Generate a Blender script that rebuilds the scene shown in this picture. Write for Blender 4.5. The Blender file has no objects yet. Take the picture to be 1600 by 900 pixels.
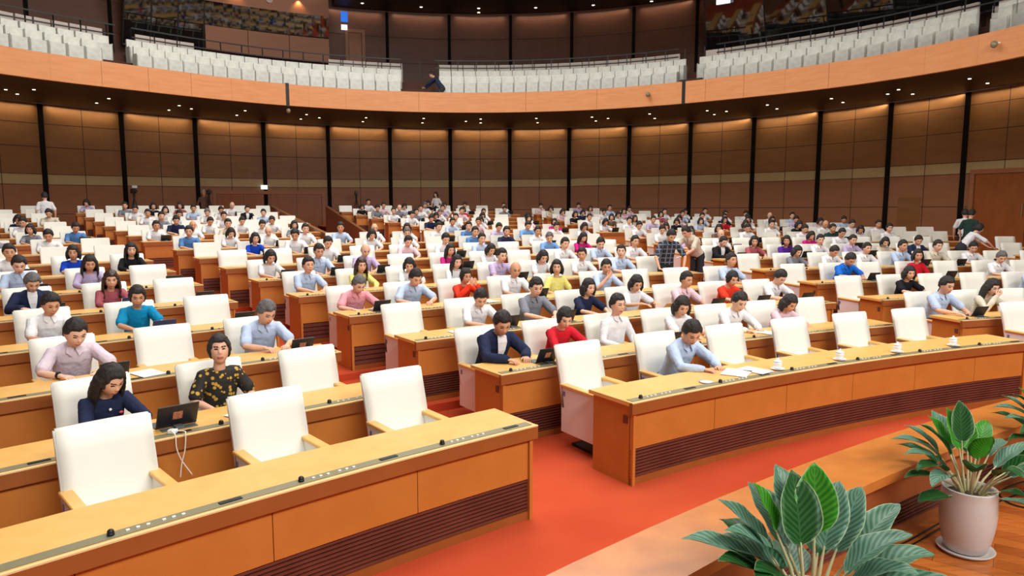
import bpy, bmesh, math, random
from mathutils import Vector, Matrix, Euler, noise as mnoise
random.seed(7)
PI = math.pi
SC = bpy.context.scene
COL = SC.collection
# ------------------------------------------------------------------ camera
CAMZ = 2.46
cd = bpy.data.cameras.new('camera'); cam = bpy.data.objects.new('camera', cd); COL.objects.link(cam)
cd.sensor_width = 36.0; cd.lens = 36.0*1111/1600; cd.clip_end = 300; cd.clip_start = 0.05
PITCH = math.atan(130/1111)
cam.location = (0, 0, CAMZ); cam.rotation_euler = (PI/2-PITCH, 0, 0)
SC.camera = cam
# ------------------------------------------------------------------ world, lights, exposure
SC.view_settings.view_transform = 'Standard'
try: SC.view_settings.look = 'None'
except Exception: pass
SC.view_settings.gamma = 1.0
SC.view_settings.use_curve_mapping = False
SC.view_settings.exposure = -0.47
w = bpy.data.worlds.new('world'); SC.world = w; w.use_nodes = True
w.node_tree.nodes['Background'].inputs[0].default_value = (1.0, 0.985, 0.96, 1)
w.node_tree.nodes['Background'].inputs[1].default_value = 0.33
def area(name, loc, target, sx, sy, power, color=(1, .975, .93), spread=PI):
    l = bpy.data.lights.new(name, 'AREA'); l.shape = 'RECTANGLE'; l.size = sx; l.size_y = sy
    l.energy = power; l.color = color; l.spread = spread
    o = bpy.data.objects.new(name, l); COL.objects.link(o); o.location = loc
    o.rotation_euler = (Vector(target)-Vector(loc)).to_track_quat('-Z', 'Y').to_euler()
    return o
area('ceiling_light_panel', (2, 8, 15.8), (2, 8, 0), 12, 5, 2500)
area('ceiling_light_panel', (-4, 18, 15.8), (-4, 18, 0), 12, 6, 2900)
area('ceiling_light_panel', (4, 27, 15.8), (4, 27, 0), 14, 6, 2900)
area('front_fill_light', (6, -5, 10.5), (-1, 13, 1), 10, 2, 2400)  # unseen front fill, added to brighten desk fronts and faces
area('front_fill_light', (13, 0, 10.5), (3, 18, 1), 8, 2, 1300)  # second added fill, out of view over the stage

# ------------------------------------------------------------------ hall geometry (metres)
CX, CY = 14.1198, -13.0519                       # centre of the curved rows
RR = [24.40]+[24.1057+1.7037*r+(1.3061 if r >= 9 else 0) for r in range(1, 16)]   # radius of chair back tops
FZ = [0, 0, .10, .19, .29, .39, .49, .58, .67, .74, .83, .92, 1.02, 1.14, 1.26, 1.39]  # tier floors
FR = [r-1.32 for r in RR]; FR[0] = 23.10; FR[1] = 24.60   # radius of the desk fronts
WX, WY = -1.6624, 16.7212                         # centre of the round hall
A0, DA = -.947, .1454
def Rw(a):
    a = max(-1.9, min(2.4, a))
    return 21.181+.6697*math.cos(2*a)-.4327*math.sin(2*a)-.0088*math.cos(3*a)+.3186*math.sin(3*a)
def pol(R, th): return (CX+R*math.sin(th), CY+R*math.cos(th))
def wp(R, a): return (WX+R*math.sin(a), WY+R*math.cos(a))
def wall_gap(x, y):
    dx, dy = x-WX, y-WY
    return Rw(math.atan2(dx, dy))-math.hypot(dx, dy)
PK = [(-2.2, 16.0), (-1.6, 15.9), (-1.17, 15.35), (-.86, 14.8), (-.5, 15.05), (-.1, 15.25), (.35, 15.2), (.75, 15.08), (1.1, 15.6), (1.36, 16.0), (1.8, 16.2), (2.4, 16.3)]
def Rp(a):
    a = max(PK[0][0], min(PK[-1][0]-1e-6, a))
    for i in range(len(PK)-1):
        if PK[i][0] <= a <= PK[i+1][0]:
            t = (a-PK[i][0])/(PK[i+1][0]-PK[i][0])
            p0 = PK[max(0, i-1)][1]; p1 = PK[i][1]; p2 = PK[i+1][1]; p3 = PK[min(len(PK)-1, i+2)][1]
            return .5*(2*p1+(p2-p0)*t+(2*p0-5*p1+4*p2-p3)*t*t+(3*p1-p0-3*p2+p3)*t**3)
    return 15.2
def project(x, y, z):
    c, s = math.cos(PITCH), math.sin(PITCH); z -= CAMZ
    d = y*c-z*s; v = -(z*c+y*s)
    if d < .05: return (-9999, -9999)
    return (800+1111*x/d, 450+1111*v/d)
def ray(px, py, z):
    c, s = math.cos(PITCH), math.sin(PITCH); a, b = px-800, py-450
    t = (z-CAMZ)/(-(1111*s+b*c))
    return (a*t, (1111*c-b*s)*t)
def wall_angle_at(px, fR, z=5):
    lo, hi = -1.5, 1.5
    for _ in range(40):
        m = (lo+hi)/2; x, y = wp(fR(m), m)
        u = project(x, y, z)[0] if y > .5 else (-1e5 if m < 0 else 1e5)
        if u < px: lo = m
        else: hi = m
    return (lo+hi)/2

# ------------------------------------------------------------------ materials
def lin(c): return tuple(((v/255)/12.92 if v/255 <= .04045 else ((v/255+.055)/1.055)**2.4) for v in c)+(1,)
MC = {}
def mat(name, rgb, rough=.6, metal=0, spec=.5, kind=None, rgb2=None, scale=8.0, bump=0, emit=0, coat=0, stretch=None, trans=0, detail=4):
    if name in MC: return MC[name]
    m = bpy.data.materials.new(name); m.use_nodes = True; nt = m.node_tree; N = nt.nodes; L = nt.links
    b = N['Principled BSDF']
    b.inputs['Base Color'].default_value = lin(rgb); b.inputs['Roughness'].default_value = rough
    b.inputs['Metallic'].default_value = metal; b.inputs['Specular IOR Level'].default_value = spec
    if coat: b.inputs['Coat Weight'].default_value = coat; b.inputs['Coat Roughness'].default_value = .15
    if trans: b.inputs['Transmission Weight'].default_value = trans
    if emit:
        b.inputs['Emission Color'].default_value = lin(rgb); b.inputs['Emission Strength'].default_value = emit
    tc = N.new('ShaderNodeTexCoord'); mp = N.new('ShaderNodeMapping'); L.new(tc.outputs['Object'], mp.inputs[0])
    if stretch: mp.inputs['Scale'].default_value = stretch
    if rgb2 is not None:
        if kind == 'wave':
            t = N.new('ShaderNodeTexWave'); t.inputs['Scale'].default_value = scale; t.inputs['Distortion'].default_value = 3; t.inputs['Detail'].default_value = detail
        elif kind == 'voronoi':
            t = N.new('ShaderNodeTexVoronoi'); t.inputs['Scale'].default_value = scale
        else:
            t = N.new('ShaderNodeTexNoise'); t.inputs['Scale'].default_value = scale; t.inputs['Detail'].default_value = detail
        L.new(mp.outputs[0], t.inputs['Vector'])
        r = N.new('ShaderNodeValToRGB')
        fac = t.outputs['Distance'] if kind == 'voronoi' else (t.outputs['Fac'] if 'Fac' in t.outputs else t.outputs[0])
        L.new(fac, r.inputs[0]); r.color_ramp.elements[0].position = .3; r.color_ramp.elements[1].position = .7
        if kind == 'voronoi': r.color_ramp.elements[0].position = .32; r.color_ramp.elements[1].position = .40
        r.color_ramp.elements[0].color = lin(rgb); r.color_ramp.elements[1].color = lin(rgb2)
        L.new(r.outputs[0], b.inputs['Base Color'])
    if bump:
        n = N.new('ShaderNodeTexNoise'); n.inputs['Scale'].default_value = scale*3; n.inputs['Detail'].default_value = 3
        L.new(mp.outputs[0], n.inputs['Vector']); bp = N.new('ShaderNodeBump'); bp.inputs['Strength'].default_value = bump
        bp.inputs['Distance'].default_value = .01
        L.new(n.outputs[0], bp.inputs['Height']); L.new(bp.outputs[0], b.inputs['Normal'])
    MC[name] = m
    return m
def seamed_wood(name, rgb, rgb2, rough, stretch=(1, 1, 6), scale=3, coat=0.0):
    return mat(name, rgb, rough=rough, rgb2=rgb2, scale=scale, stretch=stretch, coat=coat, detail=6, spec=.4)
M_TOP = seamed_wood('desk_top_wood', (226, 172, 92), (234, 182, 104), .42, (3, 3, 3), 2.5, .08)
M_FRONT = seamed_wood('desk_front_wood', (188, 114, 44), (196, 122, 52), .5, (2, 2, 2), 2)
M_EDGE = seamed_wood('desk_edge_wood', (150, 84, 36), (158, 90, 42), .45, (2, 2, 2), 2)
M_CREAM = mat('cream_edge_wood', (238, 200, 140), .5)
M_GRILLE = mat('dark_slat_wood', (112, 58, 44), .55, rgb2=(96, 46, 34), scale=4)
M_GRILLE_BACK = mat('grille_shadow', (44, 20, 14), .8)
M_STRIP = mat('control_strip_metal', (138, 132, 104), .4, metal=.2)
M_BLACK = mat('black_plastic', (18, 18, 20), .45)
M_CHAIR = mat('cream_leather', (240, 238, 228), .55, rgb2=(234, 231, 219), scale=2.5, bump=.06)
M_CHAIRSIDE = mat('white_side_panel', (232, 226, 220), .5)
M_CARPET = mat('red_carpet', (204, 86, 52), .95, rgb2=(176, 62, 36), scale=.55, bump=.5, spec=.1, detail=8)
M_STAGE = None
M_WALL = seamed_wood('wall_wood', (122, 84, 46), (132, 92, 52), .5, (.6, .6, 2.5), 2)
M_BAND = mat('wall_band_fabric', (170, 150, 106), .7, rgb2=(160, 140, 98), scale=1)
M_WLOW = seamed_wood('wall_wood_lower', (138, 94, 62), (146, 100, 66), .55, (.6, .6, 2.5), 2)
M_FIN = mat('black_fin', (12, 9, 7), .8, spec=.15)
M_GROOVE = mat('wall_groove', (58, 32, 18), .8)
M_PARA = seamed_wood('parapet_wood', (222, 154, 102), (212, 142, 90), .5, (1, 1, 8), 1.5)
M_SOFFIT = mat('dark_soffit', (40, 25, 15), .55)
M_UPW = seamed_wood('upper_wall_wood', (92, 54, 34), (102, 60, 38), .5, (.6, .6, 2.5), 2)
M_BOOTH = seamed_wood('booth_wood', (160, 104, 72), (168, 110, 76), .5, (.6, .6, 2.5), 2)
M_DOOR = seamed_wood('door_wood', (136, 78, 34), (150, 88, 42), .4, (1, 1, .3), 5)
M_DOORF = seamed_wood('door_frame_wood', (146, 94, 62), (156, 102, 68), .5)
M_CEIL = mat('ceiling_board', (70, 52, 38), .8)
M_SEATW = mat('wrapped_seat', (238, 238, 228), .35, rgb2=(214, 216, 206), scale=6, bump=.5)
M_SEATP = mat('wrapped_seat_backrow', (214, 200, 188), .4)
M_POT = mat('white_ceramic', (206, 200, 196), .32, rgb2=(196, 188, 184), scale=3, coat=.1)
M_SOIL = mat('potting_soil', (52, 38, 26), .95, bump=.8, scale=20)
M_CUP = mat('white_porcelain', (244, 244, 242), .2)
M_PAPER = mat('white_paper', (246, 246, 246), .7)
M_CABLEW = mat('white_cable', (232, 222, 208), .5)
M_WHITE = mat('white_plastic', (238, 238, 236), .4)
M_LAMP = mat('lamp_glow', (255, 238, 210), .5, emit=6)
M_SIGNW = mat('sign_white_glow', (235, 245, 255), .5, emit=1.6)
M_SIGNB = mat('sign_blue_glow', (40, 120, 235), .5, emit=1.0)
M_TABLET = mat('tablet_black', (26, 28, 34), .35)
M_TABBLUE = mat('tablet_cover_blue', (52, 58, 96), .5)
M_TABGREY = mat('tablet_case_grey', (92, 96, 100), .5)
M_STICK = mat('paper_sticker', (206, 150, 110), .6, rgb2=(150, 70, 50), scale=60)
M_BADGE = mat('badge_violet', (120, 110, 150), .4)
M_REDPIN = mat('red_pin', (210, 60, 80), .4)
def glass_window():
    m = bpy.data.materials.new('dark_reflecting_glass'); m.use_nodes = True; b = m.node_tree.nodes['Principled BSDF']
    b.inputs['Base Color'].default_value = (.01, .009, .008, 1); b.inputs['Roughness'].default_value = .03
    b.inputs['IOR'].default_value = 2.0
    return m
M_GLASS = glass_window()
def guard_glass():
    m = bpy.data.materials.new('clear_guard_glass'); m.use_nodes = True; nt = m.node_tree; N = nt.nodes; L = nt.links
    N.remove(N['Principled BSDF']); out = N['Material Output']
    g = N.new('ShaderNodeBsdfGlossy'); g.inputs['Roughness'].default_value = .03
    t = N.new('ShaderNodeBsdfTransparent'); f = N.new('ShaderNodeFresnel'); f.inputs['IOR'].default_value = 1.5
    mx = N.new('ShaderNodeMixShader'); L.new(f.outputs[0], mx.inputs[0]); L.new(t.outputs[0], mx.inputs[1]); L.new(g.outputs[0], mx.inputs[2])
    L.new(mx.outputs[0], out.inputs['Surface'])
    return m
M_GUARD = guard_glass()
def plank_floor():
    m = bpy.data.materials.new('stage_parquet'); m.use_nodes = True; nt = m.node_tree; N = nt.nodes; L = nt.links
    b = N['Principled BSDF']; b.inputs['Roughness'].default_value = .28
    tc = N.new('ShaderNodeTexCoord'); mp = N.new('ShaderNodeMapping'); mp.inputs['Rotation'].default_value = (0, 0, .62)
    L.new(tc.outputs['Object'], mp.inputs[0])
    br = N.new('ShaderNodeTexBrick'); br.inputs['Scale'].default_value = 1.0
    br.inputs['Brick Width'].default_value = .75; br.inputs['Row Height'].default_value = .11
    br.inputs['Mortar Size'].default_value = .0015; br.offset = .37
    br.inputs['Color1'].default_value = lin((196, 112, 48)); br.inputs['Color2'].default_value = lin((150, 72, 28)); br.inputs['Mortar'].default_value = lin((90, 40, 16))
    L.new(mp.outputs[0], br.inputs['Vector'])
    mp2 = N.new('ShaderNodeMapping'); mp2.inputs['Rotation'].default_value = (0, 0, .62); mp2.inputs['Scale'].default_value = (2, 18, 1)
    L.new(tc.outputs['Object'], mp2.inputs[0])
    n = N.new('ShaderNodeTexNoise'); n.inputs['Scale'].default_value = 2; n.inputs['Detail'].default_value = 6; L.new(mp2.outputs[0], n.inputs['Vector'])
    mx = N.new('ShaderNodeMixRGB'); mx.blend_type = 'OVERLAY'; mx.inputs[0].default_value = .5
    L.new(br.outputs['Color'], mx.inputs[1]); L.new(n.outputs[0], mx.inputs[2]); L.new(mx.outputs[0], b.inputs['Base Color'])
    return m
M_STAGE = plank_floor()
M_LEDGE = seamed_wood('ledge_wood', (198, 122, 52), (180, 104, 42), .3, (2, 2, 2), 3, .1)
M_LEDGEV = seamed_wood('ledge_panel_wood', (150, 82, 40), (160, 90, 46), .4, (2, 2, 2), 3)

# ------------------------------------------------------------------ mesh helpers
def link_mesh(name, bm, material, parent=None, smooth=False):
    me = bpy.data.meshes.new(name); bm.normal_update(); bm.to_mesh(me); bm.free()
    mats = material if isinstance(material, (list, tuple)) else [material]
    for m in mats: me.materials.append(m)
    if smooth:
        for p in me.polygons: p.use_smooth = True
    o = bpy.data.objects.new(name, me); COL.objects.link(o)
    if parent is not None: o.parent = parent
    return o
def tag(o, label=None, cat=None, group=None, kind=None):
    if label: o['label'] = label
    if cat: o['category'] = cat
    if group: o['group'] = group
    if kind: o['kind'] = kind
    return o
def empty(name, loc=(0, 0, 0), rz=0):
    o = bpy.data.objects.new(name, None); COL.objects.link(o); o.location = loc; o.rotation_euler = (0, 0, rz); o.empty_display_size = .1
    return o
def box(bm, x0, x1, y0, y1, z0, z1, mi=0, mtx=None):
    vs = [Vector((x, y, z)) for x in (x0, x1) for y in (y0, y1) for z in (z0, z1)]
    if mtx is not None: vs = [mtx @ v for v in vs]
    v = [bm.verts.new(p) for p in vs]
    for f in ((0, 1, 3, 2), (4, 6, 7, 5), (0, 4, 5, 1), (2, 3, 7, 6), (0, 2, 6, 4), (1, 5, 7, 3)):
        bm.faces.new([v[i] for i in f]).material_index = mi
def bevel(bm, w, seg=2):
    bmesh.ops.bevel(bm, geom=[e for e in bm.edges], offset=w, segments=seg, profile=.6, affect='EDGES', clamp_overlap=True)
def prism_path(bm, path, rings, closed_ring=True, mi=0, caps=True):
    """rings: list of rings of world points (each the same length)"""
    V = [[bm.verts.new(p) for p in r] for r in rings]
    n = len(V[0])
    for a, b in zip(V, V[1:]):
        for i in range(n if closed_ring else n-1):
            j = (i+1) % n
            bm.faces.new((a[i], a[j], b[j], b[i])).material_index = mi
    if caps and closed_ring:
        bm.faces.new(V[0][::-1]).material_index = mi; bm.faces.new(V[-1]).material_index = mi
def arc_prism(bm, fpos, ts, prof, mi=0):
    """profile [(r,z)] swept over angle list ts; fpos(r,t)->(x,y)"""
    rings = []
    for t in ts:
        rings.append([(*fpos(r, t), z) for r, z in prof])
    prism_path(bm, None, rings, mi=mi)
def lerp(a, b, n): return [a+(b-a)*i/n for i in range(n+1)]
def tube(bm, pts, radii, seg=12, mi=0, up=None, cap_round=True):
    """closed tapered tube; radii float or (a,b) per point (a along side axis, b along the other)"""
    P = [Vector(p) for p in pts]; Rr = [(r, r) if not isinstance(r, tuple) else r for r in radii]
    if cap_round:
        def endcap(p, q, r):
            d = (p-q).normalized(); out = []
            for a in (.5, .87):
                out.append((p+d*min(r)*a, (r[0]*math.sqrt(1-a*a), r[1]*math.sqrt(1-a*a))))
            return out
        s = endcap(P[0], P[1], Rr[0]); e = endcap(P[-1], P[-2], Rr[-1])
        P = [s[1][0], s[0][0]]+P+[e[0][0], e[1][0]]; Rr = [s[1][1], s[0][1]]+Rr+[e[0][1], e[1][1]]
    side = Vector(up) if up else Vector((1, 0, 0))
    rings = []
    for i, p in enumerate(P):
        t = (P[min(i+1, len(P)-1)]-P[max(i-1, 0)]).normalized()
        s = side-t*side.dot(t)
        if s.length < 1e-3: s = Vector((0, 1, 0))-t*t.y
        s.normalize(); side = s; u = t.cross(s)
        rings.append([p+s*Rr[i][0]*math.cos(2*PI*k/seg)+u*Rr[i][1]*math.sin(2*PI*k/seg) for k in range(seg)])
    V = [[bm.verts.new(p) for p in r] for r in rings]
    for a, b in zip(V, V[1:]):
        for k in range(seg):
            j = (k+1) % seg
            bm.faces.new((a[k], a[j], b[j], b[k])).material_index = mi
    bm.faces.new(V[0][::-1]).material_index = mi; bm.faces.new(V[-1]).material_index = mi
def lathe(bm, prof, seg=24, c=(0, 0, 0), mi=0):
    V = [[bm.verts.new((c[0]+r*math.cos(2*PI*k/seg), c[1]+r*math.sin(2*PI*k/seg), c[2]+z)) for k in range(seg)] for r, z in prof]
    for a, b in zip(V, V[1:]):
        for k in range(seg):
            j = (k+1) % seg; bm.faces.new((a[k], a[j], b[j], b[k])).material_index = mi
    bm.faces.new(V[0][::-1]).material_index = mi; bm.faces.new(V[-1]).material_index = mi
def ellipsoid(bm, c, r, rot=None, seg=14, mi=0):
    res = bmesh.ops.create_uvsphere(bm, u_segments=seg, v_segments=max(6, seg*2//3), radius=1)
    M = Matrix.Translation(c) @ (rot.to_4x4() if rot is not None else Matrix.Identity(4)) @ Matrix.Diagonal((*r, 1))
    bmesh.ops.transform(bm, matrix=M, verts=res['verts'])
    for f in bm.faces:
        if all(v in res['verts'] for v in f.verts[:1]): f.material_index = mi
def copy_tree(o, mapper=None, parent=None):
    c = o.copy(); COL.objects.link(c)
    if parent is not None: c.parent = parent
    for ch in KIDS.get(o.name, []): copy_tree(ch, mapper, c)
    if mapper: mapper(o, c)
    return c
KIDS = {}
def register(o):
    KIDS[o.name] = [c for c in COL.objects if c.parent == o]
    for c in KIDS[o.name]: register(c)
ORD = 'first second third fourth fifth sixth seventh eighth ninth tenth eleventh twelfth thirteenth fourteenth fifteenth sixteenth seventeenth eighteenth nineteenth twentieth twenty-first twenty-second twenty-third twenty-fourth twenty-fifth twenty-sixth twenty-seventh twenty-eighth twenty-ninth thirtieth thirty-first thirty-second thirty-third thirty-fourth thirty-fifth thirty-sixth thirty-seventh thirty-eighth thirty-ninth fortieth'.split()
def ordn(i): return ORD[i] if i < len(ORD) else 'last'

# ================================================================== THE SETTING
def VR(R): return -.425-.0046*(R-40.75)/1.7        # sunken entrance between the back rows: its right and left side
def VL(R): return -.513+.0011*(R-40.75)
# --- tier floors
def tier(name, z, ra, rb, t0, t1, zlow, step=.02):
    bm = bmesh.new(); n = max(2, int((t1-t0)/step)); ts = lerp(t0, t1, n); nr = max(1, int((rb-ra)/1.8))
    rs = lerp(ra, rb, nr); vs = {}
    def v(i, j, zz):
        k = (i, j, zz)
        if k not in vs: vs[k] = bm.verts.new((*pol(rs[j], ts[i]), zz))
        return vs[k]
    for i in range(n):
        for j in range(nr):
            mx = pol((rs[j]+rs[j+1])/2, (ts[i]+ts[i+1])/2)
            if wall_gap(*mx) < -.3 or mx[1] < -6: continue
            bm.faces.new((v(i, j, z), v(i, j+1, z), v(i+1, j+1, z), v(i+1, j, z)))
            if j == 0 and z > zlow: bm.faces.new((v(i, 0, zlow), v(i, 0, z), v(i+1, 0, z), v(i+1, 0, zlow)))
    o = link_mesh(name, bm, M_CARPET); tag(o, kind='structure'); return o
tier('floor', 0, 20.9, FR[2]-.12, -1.35, .75, 0)
for r in range(2, 16):
    rb = FR[r+1]-.12 if r < 15 else 62
    if r < 9: tier('floor', FZ[r], FR[r]-.12, rb, -1.2, .6, FZ[r]-.12)
    else:
        tier('floor', FZ[r], FR[r]-.12, rb, -1.1, VL(FR[r]+.8), FZ[r]-.14)
        tier('floor', FZ[r], FR[r]-.12, rb, -.4515, .5, FZ[r]-.14)
tier('floor', FZ[8], FR[9]-.13, 62, -.53, -.40, FZ[8], .01)
# --- walls of the entrance
for s, fth in ((0, VL), (1, VR)):
    bm = bmesh.new(); d = .006 if s == 0 else -.006
    Rs = lerp(FR[9]-.1, 52.6, 14) if s == 0 else lerp(45.2, 52.6, 8)
    if s == 1: fth = lambda R: -.452
    def ztop(R): return 1.50+(R-FR[9])/(RR[15]-FR[9])*(2.30-1.50) if s == 0 else 1.40+(R-45.2)/7.4*1.0
    Rs = [R for R in Rs if wall_gap(*pol(R, fth(R))) > .05]
    rings = []
    for R in Rs:
        th = fth(R); a = pol(R, th-.0015); b = pol(R, th+.0015)
        rings.append([(*a, .6), (*b, .6), (*b, ztop(R)), (*a, ztop(R))])
    prism_path(bm, None, rings)
    tag(link_mesh('trim_%d' % (s+1), bm, M_DOORF), kind='structure')
# --- round wall under the balcony
ZT = 6.5
def band_dz(i): return -.12+.31*max(0, min(14, i))/14 if i > 8 else -.12+.14*max(0, i)/8
bands = [(.0, 2.2, 2), (2.2, 3.39, 2), (3.39, 3.81, 1), (3.81, 4.9, 0), (4.9, 5.82, 0), (5.82, ZT, 0)]
bm = bmesh.new(); bg = bmesh.new()
def zb(z, i): return z+band_dz(i) if .5 < z < 6.3 else z
for i in range(-6, 21):
    for k in range(4):
        ia, ib = i+k/4, i+(k+1)/4
        a, b = A0+DA*ia, A0+DA*ib
        for z0, z1, mi in bands:
            q = [bm.verts.new((*wp(Rw(t), t), z)) for t, z in ((a, zb(z0, ia)), (b, zb(z0, ib)), (b, zb(z1, ib)), (a, zb(z1, ia)))]
            bm.faces.new(q).material_index = mi
        for z in (2.2, 3.39, 3.81, 4.9, 5.82):
            rr = [[(*wp(Rw(t)-.004, t), zb(z, ii)-.012), (*wp(Rw(t)-.004, t), zb(z, ii)+.012), (*wp(Rw(t)+.01, t), zb(z, ii)+.012), (*wp(Rw(t)+.01, t), zb(z, ii)-.012)] for t, ii in ((a, ia), (b, ib))]
            prism_path(bg, None, rr)
    t = A0+DA*(i+.5); e = .0006
    rr = [[(*wp(Rw(t)-.004, t-e), z), (*wp(Rw(t)-.004, t+e), z), (*wp(Rw(t)+.01, t+e), z), (*wp(Rw(t)+.01, t-e), z)] for z in (0, ZT)]
    prism_path(bg, None, rr)
tag(link_mesh('wall_back', bm, [M_WALL, M_BAND, M_WLOW]), kind='structure')
tag(link_mesh('trim_3', bg, M_GROOVE), kind='structure')
for n, i in enumerate(range(-5, 21)):
    bm = bmesh.new(); t = A0+DA*i; e = .0045
    rr = [[(*wp(Rw(t)-.05, t-e), z), (*wp(Rw(t)-.05, t+e), z), (*wp(Rw(t)+.03, t+e), z), (*wp(Rw(t)+.03, t-e), z)] for z in (0, ZT-.03)]
    prism_path(bm, None, rr); tag(link_mesh('trim_%d' % (n+4), bm, M_FIN), kind='structure')
# wall washer lamps hidden in the soffit edge, one over each panel
for i in range(-3, 18):
    t = A0+DA*(i+.5); x, y = wp(Rw(t)-.22, t); x2, y2 = wp(Rw(t)+.35, t)
    l = area('wall_washer_lamp', (x, y, ZT-.04), (x2, y2, ZT-2.3), 2.6, .06, 22, (1, .80, .55), spread=2.2)
    d = Vector((x2-x, y2-y, -2.2)); l.rotation_euler = d.to_track_quat('-Z', 'X').to_euler()
    l.data.size = .06; l.data.size_y = 2.6
# --- balcony soffit, parapet, tiers
AS = lerp(-1.75, 2.1, 90)
bm = bmesh.new()
for a, b in zip(AS, AS[1:]):
    arc = [[(*wp(Rp(t), t), ZT), (*wp(Rw(t)-.02, t), ZT), (*wp(Rw(t)-.02, t), ZT+.2), (*wp(Rp(t), t), ZT+.2)] for t in (a, b)]
    prism_path(bm, None, arc)
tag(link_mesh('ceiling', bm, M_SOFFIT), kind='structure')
g1 = wall_angle_at(448, Rp, 7); g2 = wall_angle_at(1070, Rp, 7)
PT = 7.33
bm = bmesh.new()
for t0, t1 in ((-1.75, g1-.003), (g1+.003, g2-.003), (g2+.003, 2.1)):
    n = max(4, int((t1-t0)/.03)); rr = []
    for t in lerp(t0, t1, n):
        R = Rp(t); rr.append([(*wp(R-.12, t), ZT-.02), (*wp(R-.12, t), PT), (*wp(R+.03, t), PT), (*wp(R+.03, t), ZT-.02)])
    prism_path(bm, None, rr)
tag(link_mesh('wall_balcony', bm, M_PARA), kind='structure')
bg = bmesh.new()
for t in lerp(-1.6, 1.9, 34):
    e = .0005; R = Rp(t)-.121
    prism_path(bg, None, [[(*wp(R, t-e), z), (*wp(R, t+e), z), (*wp(R+.01, t+e), z), (*wp(R+.01, t-e), z)] for z in (ZT, PT)])
tag(link_mesh('trim_31', bg, mat('parapet_joint', (150, 92, 50), .7)), kind='structure')
for k, g in enumerate((g1, g2)):
    bm = bmesh.new(); e = .0045; R = Rp(g)-.14
    prism_path(bm, None, [[(*wp(R, g-e), z), (*wp(R, g+e), z), (*wp(R+.2, g+e), z), (*wp(R+.2, g-e), z)] for z in (ZT-.05, PT+.04)])
    tag(link_mesh('trim_%d' % (32+k), bm, M_BLACK), kind='structure')
BZ = [7.27, 7.67, 8.1]; BR = [.95, 1.85, 2.75]
for k in range(3):
    bm = bmesh.new(); outer = BR[k]+.45 if k < 2 else None
    for a, b in zip(AS, AS[1:]):
        def ro(t): return Rp(t)+outer if outer else Rw(t)+.55
        inn = .03 if k == 0 else BR[k]-.45
        arc = [[(*wp(Rp(t)+inn, t), BZ[k]-.45), (*wp(ro(t), t), BZ[k]-.45), (*wp(ro(t), t), BZ[k]), (*wp(Rp(t)+inn, t), BZ[k])] for t in (a, b)]
        prism_path(bm, None, arc)
    tag(link_mesh('floor', bm, mat('balcony_carpet', (92, 58, 46), .9)), kind='structure')
bm = bmesh.new()
for t0, t1 in ((-1.6, wall_angle_at(625, Rp, 8)), (wall_angle_at(680, Rp, 8), 1.9)):
    prism_path(bm, None, [[(*wp(Rp(t)-.06, t), PT), (*wp(Rp(t)-.05, t), PT), (*wp(Rp(t)-.05, t), PT+.62), (*wp(Rp(t)-.06, t), PT+.62)] for t in lerp(t0, t1, 50)])
tag(link_mesh('glass_guard', bm, M_GUARD), 'clear glass guard standing on top of the orange balcony parapet', 'glass guard')
# dark rail in front of the last balcony row
rail = empty('guard_rail'); tag(rail, 'dark metal guard rail in front of the last balcony seat row', 'railing')
def Rrail(t): return Rp(t)+2.3
bt = bmesh.new()
for t0, t1 in ((-1.5, wall_angle_at(180, Rrail, 9)), (wall_angle_at(205, Rrail, 9), wall_angle_at(626, Rrail, 9)), (wall_angle_at(680, Rrail, 9), wall_angle_at(1060, Rrail, 9)), (wall_angle_at(1120, Rrail, 9), 1.7)):
    ts = lerp(t0, t1, max(3, int((t1-t0)/.04)))
    for z in (8.78, 9.12):
        prism_path(bt, None, [[(*wp(Rrail(t)-.02, t), z), (*wp(Rrail(t)+.02, t), z), (*wp(Rrail(t)+.02, t), z+.045), (*wp(Rrail(t)-.02, t), z+.045)] for t in ts])
link_mesh('handrail', bt, M_BLACK, rail)
bt = bmesh.new()
for t in lerp(-1.4, 1.6, 60):
    x, y = wp(Rrail(t), t); box(bt, x-.018, x+.018, y-.018, y+.018, 8.1, 9.12)
o = link_mesh('posts', bt, M_BLACK, rail)
# --- upper wall, booth, windows
def Ru(t): return Rw(t)+.6
aL = wall_angle_at(520, Ru, 11); aR = wall_angle_at(1112, Ru, 11); ab0 = wall_angle_at(321, lambda t: Rw(t)-.25, 10); ab1 = wall_angle_at(515, lambda t: Rw(t)-.25, 10)
aw0 = wall_angle_at(193, lambda t: Rw(t)-.25, 10)
bm = bmesh.new(); bg = bmesh.new()
for i in range(-6, 21):
    for k in range(4):
        a, b = A0+DA*(i+k/4), A0+DA*(i+(k+1)/4)
        q = [bm.verts.new((*wp(Ru(t), t), z)) for t, z in ((a, 6.6), (b, 6.6), (b, 17.5), (a, 17.5))]
        bm.faces.new(q)
        for z in (9.9, 11.2):
            prism_path(bg, None, [[(*wp(Ru(t)-.004, t), z-.012), (*wp(Ru(t)-.004, t), z+.012), (*wp(Ru(t)+.01, t), z+.012), (*wp(Ru(t)+.01, t), z-.012)] for t in (a, b)])
tag(link_mesh('wall_upper', bm, M_UPW), kind='structure'); tag(link_mesh('trim_34', bg, M_GROOVE), kind='structure')
for n, i in enumerate(range(-4, 20)):
    bm = bmesh.new(); t = A0+DA*i; e = .0035
    prism_path(bm, None, [[(*wp(Ru(t)-.05, t-e), z), (*wp(Ru(t)-.05, t+e), z), (*wp(Ru(t)+.03, t+e), z), (*wp(Ru(t)+.03, t-e), z)] for z in (8, 12.45)])
    tag(link_mesh('trim_%d' % (n+35), bm, M_FIN), kind='structure')
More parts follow.
